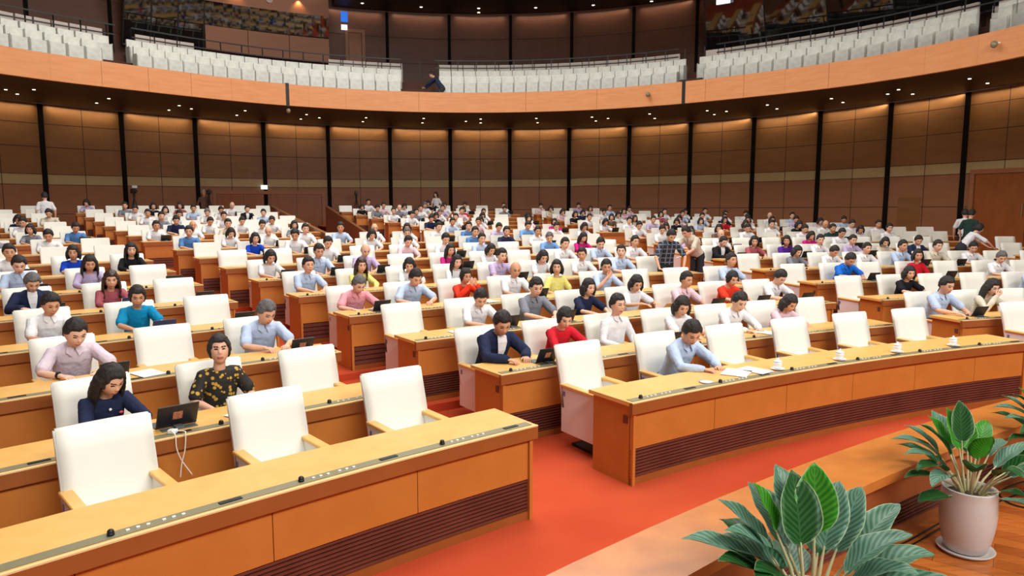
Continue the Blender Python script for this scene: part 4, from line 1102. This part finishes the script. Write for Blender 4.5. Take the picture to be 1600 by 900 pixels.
def put_tablet(s, kind, who, along=.16, back=.30, label=None):
    k = kind if kind != 'folder' else 'dark'
    if k not in TB: TB[k] = make_tablet(k); register(TB[k]); o = TB[k]
    else: o = copy_tree(TB[k])
    loc, a = desk_point(s, along, back); o.location = loc; o.rotation_euler = (0, 0, a)
    col = {'blue': 'dark blue', 'big': 'large black', 'small': 'small black', 'case': 'black cased', 'dark': 'black'}[k]
    tag(o, label or '%s tablet by the %s, %s row, %s' % (col, 'empty chair' if who is None else who, ordn(s[0]), aisle_word(s[1], s[2]).replace(' seat', '')), 'tablet', 'tablets on the desks')
for s, k, who in tablets:
    if k == 'folder':
        bm = bmesh.new(); box(bm, -.16, .16, -.004, .004, 0, .24, mtx=Matrix.Rotation(math.radians(-50), 4, 'X')); o = link_mesh('folder', bm, mat('tan_folder', (214, 168, 110), .7))
        loc, a = desk_point(s, .12, .25); o.location = loc; o.rotation_euler = (0, 0, a); tag(o, 'tan paper folder held up on the desk by the woman in white', 'folder'); continue
    put_tablet(s, k, who, along={'big': .36, 'small': .20, 'case': .26}.get(k, .12), back={'big': .28, 'case': .22}.get(k, .26))
def seat_at(px_, py_, rows=None):
    return min((s for s in VIS if rows is None or s[0] in rows), key=lambda s: (seat_px(s, 1.04, -.3)[0]-px_)**2+(seat_px(s, 1.04, -.3)[1]-py_)**2)
for x, y in ((320, 462), (262, 435), (215, 415), (700, 525)):
    s = seat_at(x, y)
    if s not in OCC: put_tablet(s, 'small' if x == 262 else 'dark', None)
def paper(s, along, back, rot, label, w_=.21, h_=.297, lift=0):
    bm = bmesh.new(); box(bm, -w_/2, w_/2, -h_/2, h_/2, 0, .006); box(bm, -w_/2+.01, w_/2+.012, -h_/2+.008, h_/2+.01, .006, .009); o = link_mesh('paper_stack', bm, M_PAPER)
    loc, a = desk_point(s, along, back); o.location = loc; o.location.z += .001+lift; o.rotation_euler = (0, 0, a+rot); tag(o, label, 'paper')
S0 = lambda b, r, j: next(s for s in seats if s[0] == r and s[1] == b and s[2] == j)
paper(S0('left', 1, 1), -.02, .20, .3, 'stack of white paper before the woman in patterned dress', .30, .24)
paper(S0('left', 2, 2), .50, .22, .2, 'white papers beside the striped shirt man on the desk')
paper(S0('middle', 0, 1), .16, .26, .5, 'open white papers before the man at the front right desk', .30, .25)
paper(S0('middle', 0, 1), .42, .24, .2, 'second white paper sheet on the front right desk')
paper(S0('middle', 1, 1), -.28, .24, .1, 'white papers between navy suit and red blouse')
paper(S0('middle', 2, 0), .30, .22, .1, 'white papers at the empty third row desk end by the left aisle')
paper(S0('middle', 1, 4), .12, .28, .3, 'white papers before the man left of the pink suit')
paper(S0('middle', 3, 2), .1, .28, .2, 'white papers before the man right of the pink shirt')
# porcelain cups with lids and saucers along the front right desk
cup = empty('tea_cup'); bm = bmesh.new(); lathe(bm, [(.032, .006), (.055, .012), (.062, .018), (.058, .016), (.03, .012)], 24); link_mesh('saucer', bm, M_CUP, cup, True)
bm = bmesh.new(); lathe(bm, [(.022, .014), (.030, .02), (.036, .05), (.039, .075), (.036, .075)], 24); link_mesh('bowl', bm, M_CUP, cup, True)
bm = bmesh.new(); lathe(bm, [(.040, .076), (.036, .086), (.018, .094), (.007, .098), (.010, .108), (.006, .112)], 24); link_mesh('lid', bm, M_CUP, cup, True)
register(cup)
CUPS = [(1215, 574, 'lidded white tea cup nearest the man reading at the front right desk'), (1312, 554, 'second lidded white tea cup from the reading man'), (1402, 540, 'third lidded white tea cup from the reading man'), (1489, 527, 'lidded white tea cup nearest the right end of the front desk')]
for n, (x, y, lab) in enumerate(CUPS):
    c = cup if n == 0 else copy_tree(cup)
    # along the control strip of the front desk
    lo, hi = -.62, -.3
    for _ in range(40):
        m_ = (lo+hi)/2; q = pol(FR[0]+.14, m_)
        if project(q[0], q[1], .77)[0] < x: lo = m_
        else: hi = m_
    c.location = (*pol(FR[0]+.14, lo), .7605); c.scale = (1.15,)*3; tag(c, lab, 'cup', 'tea cups on the front desk')
bm = bmesh.new(); lathe(bm, [(.03, 0), (.06, .006), (.068, .012), (.03, .008)], 24); o = link_mesh('saucer', bm, M_CUP, None, True)
lo, hi = -.62, -.3
for _ in range(40):
    m_ = (lo+hi)/2; q = pol(FR[0]+.14, m_)
    if project(q[0], q[1], .77)[0] < 1103: lo = m_
    else: hi = m_
o.location = (*pol(FR[0]+.14, lo), .7605); tag(o, 'empty white saucer on the front right desk by the reading man', 'saucer')
# white charger with hanging cables on the second-row left desk
def cable(name, pts, r, m, label, cat):
    bm = bmesh.new(); P = [Vector(p) for p in pts]; Q = []
    for i in range(len(P)-1):
        p0 = P[max(0, i-1)]; p1 = P[i]; p2 = P[i+1]; p3 = P[min(len(P)-1, i+2)]
        for k in range(6):
            t = k/6; Q.append(.5*(2*p1+(p2-p0)*t+(2*p0-5*p1+4*p2-p3)*t*t+(3*p1-p0-3*p2+p3)*t**3))
    Q.append(P[-1]); tube(bm, Q, [r]*len(Q), 7, up=(0, 0, 1)); o = link_mesh(name, bm, m, None, True); tag(o, label, cat); return o
s11 = S0('left', 1, 1)
def dp(px_, dz, off=0):   # point on the plane of the second-row desk front
    lo, hi = -.8, -.66
    for _ in range(40):
        m_ = (lo+hi)/2; q = pol(FR[1]-.03-off, m_)
        if project(q[0], q[1], dz)[0] < px_: lo = m_
        else: hi = m_
    return (*pol(FR[1]-.03-off, lo), dz)
bm = bmesh.new(); box(bm, -.03, .03, -.025, .025, 0, .03); bevel(bm, .006); o = link_mesh('charger', bm, M_WHITE, None, True); q = dp(270, .765, -.10); o.location = (q[0], q[1], .7655); tag(o, 'white charger on the desk beside the black tablet with sticker', 'charger')
cable('charging_cable', [(q[0], q[1], .80), dp(268, .80, -.05), dp(274, .775, .0), dp(276, .68, .012), dp(284, .58, .012), dp(300, .46, .02)], .0045, M_CABLEW, 'white cable hanging from the charger, curling to the right', 'cable')
cable('charging_cable', [(q[0]+.02, q[1]+.02, .775), dp(288, .785, -.03), dp(290, .77, .01), dp(289, .66, .02), dp(284, .56, .02), dp(282, .46, .02)], .0045, M_CABLEW, 'second white cable hanging straight down beside the charger', 'cable')
# wrist watch of the striped-shirt man
for s, p in OCC.items():
    if p['x'] == 125 and p['y'] == 530:
        root = [o for o in COL.objects if o.get('label') == p['label']][0]
        e, w_ = [Vector(q) for q in POSES['wide']['R']]; c = e+(w_-e)*.86; d = (w_-e).normalized()
        bm = bmesh.new(); tube(bm, [c-d*.011, c+d*.011], [.031, .030], 16, cap_round=False); link_mesh('wrist_watch', bm, M_BLACK, root)
        bm = bmesh.new(); box(bm, -.018, .018, -.02, .02, .028, .036, mtx=Matrix.Translation(c)); link_mesh('watch_face', bm, M_BLACK, root)
    if p['x'] == 163:
        root = [o for o in COL.objects if o.get('label') == p['label']][0]
        L = math.radians(POSES['desk']['lean'])
        for k, (ss, xx) in enumerate(((.44, 0), (.34, 0), (.24, 0))):
            bm = bmesh.new(); v = Vector((xx, -.12+ss*.93*math.sin(L)+.120*math.cos(L), .535+ss*.93*math.cos(L)-.120*math.sin(L))); ellipsoid(bm, v, (.012, .008, .012), seg=10); link_mesh('button', bm, M_CUP, root, True)
        bm = bmesh.new(); v = Vector((-.085, -.12+.39*.93*math.sin(L)+.118*math.cos(L), .535+.39*.93*math.cos(L)-.114*math.sin(L))); ellipsoid(bm, v, (.018, .008, .011), seg=10); link_mesh('badge', bm, M_REDPIN, root, True)

# ================================================================== STANDING PEOPLE
def stand_at(px_, head_y, floor_r, th_hint, face, code, colour, pose, label, pitch=5, yaw=0, fine=False, h=1.62, dist=None):
    # place on a given tier: search along the pixel column for the row radius
    R = floor_r[0]; z = floor_r[1]; lo, hi = -1.2, .4
    for _ in range(40):
        m_ = (lo+hi)/2; q = pol(R, m_)
        u = project(q[0], q[1], z+1)[0] if q[1] > .5 else (-1e5 if m_ < -.5 else 1e5)
        if u < px_: lo = m_
        else: hi = m_
    q = pol(R, lo); sex, hs, hc, gar, slv = CODE[code]
    V = variant(pose, sex, hs, slv, gar, pitch, yaw, fine)
    return put_person(V, (q[0], q[1], z), face, colour, hc, label, None, 0, 1.0)
stand_at(72, 300, (RR[13]+.4, FZ[13]), 0, math.radians(38), 'm', 'white', 'stand', 'man in white shirt walking away up the left aisle by the back wall', 0)
stand_at(682, 312, (RR[15]+1.0, FZ[15]), 0, PI-.3, 'b', 'white', 'stand', 'person in white top standing behind the rearmost middle row', 6)
stand_at(1040, 395, (RR[4]-.42, FZ[4]), 0, PI+.1, 'm', 'plaid', 'bendtable', 'man in dark plaid short-sleeved shirt standing and leaning over a desk', 36, 6, True)
stand_at(1090, 400, (RR[4]+.35, FZ[5]), 0, PI-.9, 'm', 'beige', 'bend', 'man in cream shirt stooping right of the plaid shirt', 30, 0, True)
stand_at(1506, 335, (RR[7]-.1, FZ[7]), 0, math.radians(-30), 'm', 'white', 'stand', 'man in white shirt standing with his back turned by the right door', 0)
stand_at(1514, 345, (RR[6]+.35, FZ[7]), 0, math.radians(-60), 'm', 'darkgreen', 'stand', 'person in dark green uniform standing by the right door', 10)
stand_at(1503, 355, (RR[5]+.1, FZ[5]), 0, math.radians(-100), 'n', 'white', 'bend', 'woman in white blouse leaning over to the right below the green uniform', 20)
# camera crew by the back wall
def tripod_cam(px_, top_y, label, dist_in=1.2, lamp=True, h=1.75):
    t = wall_angle_at(px_, lambda a: Rw(a)-dist_in, 2.5); x, y = wp(Rw(t)-dist_in, t); z = FZ[15]
    root = empty('video_camera', (x, y, z), PI-t); tag(root, label, 'camera')
    for k in range(3):
        a = k*2*PI/3+.4; bm = bmesh.new(); tube(bm, [(0, 0, h-.35), (.38*math.cos(a), .38*math.sin(a), .02)], [.02, .014], 8); link_mesh('tripod_leg', bm, M_BLACK, root)
    bm = bmesh.new(); lathe(bm, [(.05, h-.38), (.05, h-.25), (.03, h-.2)], 12); link_mesh('tripod_head', bm, M_BLACK, root)
    bm = bmesh.new(); box(bm, -.07, .07, -.22, .16, h-.2, h); bevel(bm, .012); tube(bm, [(0, .15, h-.1), (0, .30, h-.1)], [.05, .06], 12, cap_round=False); box(bm, -.02, .02, -.1, .1, h+.02, h+.05); link_mesh('camera_body', bm, M_BLACK, root)
    if lamp:
        bm = bmesh.new(); box(bm, -.10, .10, .12, .16, h+.03, h+.14); bevel(bm, .008); link_mesh('screen', bm, M_WHITE, root)
    return root
tripod_cam(210, 290, 'video camera on tripod left of the cameraman, by the rear left wall')
tripod_cam(327, 288, 'video camera on tripod in front of the cameraman by the double door', 1.1, False)
tripod_cam(557, 298, 'black video camera on tripod right of the rear double door', 1.3, False)
t = wall_angle_at(319, lambda a: Rw(a)-.6, 2.5); x, y = wp(Rw(t)-.6, t)
V = variant('hold', 'm', 'thin', 'long', 'shirt', 8, -20, False) if False else variant('stand', 'm', 'short', 'long', 'shirt', 5, 0, False)
put_person(V, (x, y, FZ[15]), PI-t, 'brown', 'w', 'person in dark clothes operating a video camera by the rear wall')
# person among the balcony seats
t = wall_angle_at(690, lambda a: Rp(a)+.5, 8); x, y = wp(Rp(t)+.50, t)
V = variant('bend', 'm', 'short', 'long', 'shirt', 20, 0, False)
put_person(V, (x, y, BZ[0]-.55), PI/2-t, 'navy', 'k', 'person in navy bending among the wrapped balcony seats beside the stairs')

# ================================================================== POTTED PLANTS
def leaf_mat(name, a, b):
    m = bpy.data.materials.new(name); m.use_nodes = True; nt = m.node_tree; N = nt.nodes; L = nt.links; p = N['Principled BSDF']; p.inputs['Roughness'].default_value = .38
    tc = N.new('ShaderNodeTexCoord'); sep = N.new('ShaderNodeSeparateXYZ'); L.new(tc.outputs['UV'], sep.inputs[0])
    ab = N.new('ShaderNodeMath'); ab.operation = 'ABSOLUTE'; su = N.new('ShaderNodeMath'); su.operation = 'SUBTRACT'; su.inputs[1].default_value = .5; L.new(sep.outputs[0], su.inputs[0]); L.new(su.outputs[0], ab.inputs[0])
    # veins: stripes running forward and outward
    ml = N.new('ShaderNodeMath'); ml.operation = 'MULTIPLY'; ml.inputs[1].default_value = .55; L.new(ab.outputs[0], ml.inputs[0])
    s2 = N.new('ShaderNodeMath'); s2.operation = 'SUBTRACT'; L.new(sep.outputs[1], s2.inputs[0]); L.new(ml.outputs[0], s2.inputs[1])
    cb = N.new('ShaderNodeCombineXYZ'); L.new(s2.outputs[0], cb.inputs[0])
    wv = N.new('ShaderNodeTexWave'); wv.inputs['Scale'].default_value = 3.4; wv.inputs['Distortion'].default_value = 1.2; L.new(cb.outputs[0], wv.inputs['Vector'])
    r = N.new('ShaderNodeValToRGB'); r.color_ramp.elements[0].position = .1; r.color_ramp.elements[1].position = 1.0; r.color_ramp.elements[0].color = lin(a); r.color_ramp.elements[1].color = lin(b); L.new(wv.outputs[0], r.inputs[0])
    # pale midrib and rim
    mr = N.new('ShaderNodeMath'); mr.operation = 'LESS_THAN'; mr.inputs[1].default_value = .022; L.new(ab.outputs[0], mr.inputs[0])
    rim = N.new('ShaderNodeMath'); rim.operation = 'GREATER_THAN'; rim.inputs[1].default_value = .475; L.new(ab.outputs[0], rim.inputs[0])
    mx1 = N.new('ShaderNodeMixRGB'); L.new(mr.outputs[0], mx1.inputs[0]); L.new(r.outputs[0], mx1.inputs[1]); mx1.inputs[2].default_value = lin(b)
    mx2 = N.new('ShaderNodeMixRGB'); L.new(rim.outputs[0], mx2.inputs[0]); L.new(mx1.outputs[0], mx2.inputs[1]); mx2.inputs[2].default_value = lin((168, 190, 146))
    L.new(mx2.outputs[0], p.inputs['Base Color'])
    return m
M_LEAF1 = leaf_mat('leaf_silvery', (84, 136, 108), (138, 176, 154)); M_LEAF2 = leaf_mat('leaf_deep_green', (30, 92, 38), (66, 124, 62)); M_LEAF3 = leaf_mat('leaf_fresh_green', (48, 146, 30), (98, 176, 56))
M_STEM = mat('leaf_stem_pale', (196, 182, 140), .6, rgb2=(160, 150, 104), scale=10)
def leaf(parent, base, az, elev, length, width, droop, m, petiole=.1, fold=.16):
    """blade starts after a petiole; az azimuth, elev start elevation (rad)"""
    bm = bmesh.new(); uv = bm.loops.layers.uv.new('uv'); n = 14; w = 6
    d = Vector((math.cos(az)*math.cos(elev), math.sin(az)*math.cos(elev), math.sin(elev))); side = Vector((-math.sin(az), math.cos(az), 0))
    p = Vector(base)+d*petiole; pts = [p.copy()]; e = elev
    for i in range(n):
        e -= droop/n; d = Vector((math.cos(az)*math.cos(e), math.sin(az)*math.cos(e), math.sin(e))); p = p+d*length/n; pts.append(p.copy())
    rows = []; ee = elev
    for i, q in enumerate(pts):
        t = i/n; ee = elev-droop*t; nrm = Vector((-math.cos(az)*math.sin(ee), -math.sin(az)*math.sin(ee), math.cos(ee)))
        wd = width*(math.sin(PI*min(1, t**.80))**.75 if 0 < t < 1 else 0.0)+.0015
        row = []
        for k in range(w+1):
            u = k/w*2-1; row.append(bm.verts.new(q+side*u*wd/2+nrm*(abs(u)**1.3*wd*fold+.004*math.sin(t*14+u*2)*abs(u))))
        rows.append(row)
    for i in range(n):
        for k in range(w):
            f = bm.faces.new((rows[i][k], rows[i][k+1], rows[i+1][k+1], rows[i+1][k]))
            for lp, (uu, vv) in zip(f.loops, ((k/w, i/n), ((k+1)/w, i/n), ((k+1)/w, (i+1)/n), (k/w, (i+1)/n))): lp[uv].uv = (uu, vv)
    r = bmesh.ops.solidify(bm, geom=bm.faces[:], thickness=.0018)
    o = link_mesh('leaf', bm, m, parent, True)
    bm = bmesh.new(); b = Vector(base); m_ = b+(pts[0]-b)*.5+Vector((0, 0, .01)); tube(bm, [b-Vector((0, 0, .02)), m_, pts[0]+(pts[1]-pts[0])*.6], [.0075, .0062, .0035], 7); st = link_mesh('stem', bm, M_STEM, o, True)
    return o
def plant(x, y, z, label, seed, leaves, ph=.375, scale=1.0, lk=1.12, pk=.85):
    root = empty('potted_plant', (x, y, z)); root.scale = (scale,)*3; tag(root, label, 'potted plant')
    bm = bmesh.new(); lathe(bm, [(.11, 0), (.135, .006), (.148, .022), (.143, .024), (.125, .012), (.10, .010)], 40); link_mesh('saucer', bm, M_POT, root, True)
    bm = bmesh.new(); lathe(bm, [(.094, .012), (.105, .018), (.122, .07), (.138, .16), (.143, .23), (.141, .31), (.136, ph-.008), (.138, ph), (.128, ph), (.126, ph-.02), (.128, ph-.06), (.05, ph-.06)], 48); link_mesh('pot', bm, M_POT, root, True)
    bm = bmesh.new(); lathe(bm, [(.001, ph-.07), (.127, ph-.07), (.127, ph-.045), (.06, ph-.035), (.001, ph-.03)], 24); link_mesh('soil', bm, M_SOIL, root)
    rnd = random.Random(seed)
    for k, L in enumerate(leaves):
        az, el, ln, wd, dr, mi, pet = L; a = math.radians(az)
        bx, by = .035*math.cos(a)+rnd.uniform(-.015, .015), .035*math.sin(a)+rnd.uniform(-.015, .015)
        leaf(root, (bx, by, ph-.04), a, math.radians(el), ln*lk, wd*1.5, math.radians(dr), (M_LEAF1, M_LEAF2, M_LEAF3)[mi], pet*pk)
    return root
# azimuth 0 = picture right, 90 = away from camera, 180 = left, 270 = towards camera
LV2 = [(78, 82, .21, .095, 10, 2, .22), (100, 80, .22, .10, 14, 1, .19), (112, 74, .20, .09, 25, 0, .23), (150, 68, .16, .075, 10, 2, .25), (160, 58, .21, .08, 30, 0, .20),
       (178, 44, .26, .085, 42, 0, .19), (196, 44, .22, .09, 30, 1, .15), (172, 52, .24, .095, 55, 0, .12), (206, 30, .22, .085, 35, 0, .13), (226, 22, .18, .08, 35, 0, .12), (248, 24, .18, .09, 55, 0, .10), (190, 8, .17, .07, 20, 0, .16),
       (20, 48, .23, .085, 20, 0, .19), (38, 58, .22, .085, 15, 0, .18), (6, 40, .25, .09, 45, 0, .15), (-6, 30, .30, .085, 45, 0, .13), (-22, 24, .20, .08, 50, 0, .12), (-40, 14, .20, .085, 30, 0, .11), (-62, 18, .18, .09, 50, 0, .10), (300, 40, .16, .085, 60, 0, .10),
       (130, 40, .2, .08, 40, 1, .16), (60, 40, .2, .08, 40, 1, .16), (90, 20, .2, .08, 30, 0, .12), (270, 10, .17, .09, 40, 0, .10), (185, 62, .22, .09, 50, 0, .16), (215, 55, .19, .09, 60, 1, .13), (330, 55, .19, .08, 55, 0, .13), (350, 60, .22, .09, 40, 0, .14), (120, 60, .22, .09, 30, 0, .18), (50, 66, .22, .085, 25, 0, .17), (240, 50, .15, .08, 70, 0, .12), (205, 14, .22, .085, 30, 0, .12), (-15, 10, .2, .08, 30, 0, .12)]
LV1 = [(85, 80, .20, .085, 8, 1, .23), (110, 76, .20, .10, 18, 2, .20), (70, 72, .16, .07, 10, 2, .20), (130, 70, .18, .08, 28, 2, .20), (150, 60, .20, .075, 40, 0, .20), (170, 55, .25, .075, 65, 0, .20), (185, 50, .22, .07, 60, 0, .19), (200, 46, .20, .07, 70, 1, .18),
       (215, 40, .2, .07, 75, 0, .18), (192, 4, .17, .085, 18, 1, .10), (268, 78, .15, .09, 30, 2, .20), (290, 60, .14, .08, 80, 1, .15), (30, 52, .20, .055, 75, 0, .20), (15, 44, .24, .065, 35, 0, .17), (0, 38, .25, .09, 40, 1, .16), (-10, 34, .24, .09, 40, 0, .17),
       (-35, 4, .24, .055, 20, 0, .10), (-50, 30, .14, .05, 60, 1, .10), (60, 50, .2, .08, 40, 1, .18), (140, 45, .2, .07, 50, 1, .16), (195, 30, .22, .065, 40, 1, .17), (95, 60, .22, .08, 30, 0, .2), (240, 58, .18, .08, 60, 1, .17), (165, 68, .20, .08, 45, 1, .2), (320, 50, .18, .07, 70, 1, .16), (45, 62, .2, .075, 45, 2, .2)]
plant(*pol(20.47, -.5985)[:2], .5, 'potted plant in a tall white ceramic pot, fully visible on the stage floor', 1, LV1, lk=1.22, pk=1.18)
x2, y2 = ray(1262, 1100, .5)
plant(x2, y2, .5, 'large silvery-leaved plant at the bottom edge, left of the white pot', 2, LV2, scale=1.2, pk=.98)
x3, y3 = pol(20.47, -.540)
plant(x3, y3, .5, 'plant at the right edge of which only leaf tips show', 3, LV1, scale=1.0, lk=1.22, pk=1.18)
# cables on the stage floor
def fl(px_, py_): q = ray(px_, py_, .507); return (q[0], q[1], .508)
cable('floor_cable', [fl(1352, 905), fl(1385, 862), fl(1420, 845), fl(1480, 812), fl(1545, 790), fl(1620, 760)], .005, M_BLACK, 'black cable lying along the foot of the stage ledge', 'cable')
cable('floor_cable', [fl(1370, 905), fl(1393, 868), fl(1428, 850), fl(1476, 822), fl(1530, 800)], .005, M_BLACK, 'second black cable running beside the first on the parquet', 'cable')
cable('floor_cable', [fl(1640, 745), fl(1590, 755), fl(1562, 770), fl(1575, 785), fl(1600, 793), fl(1640, 800)], .005, M_BLACK, 'looped black cable on the parquet right of the white pot', 'cable')
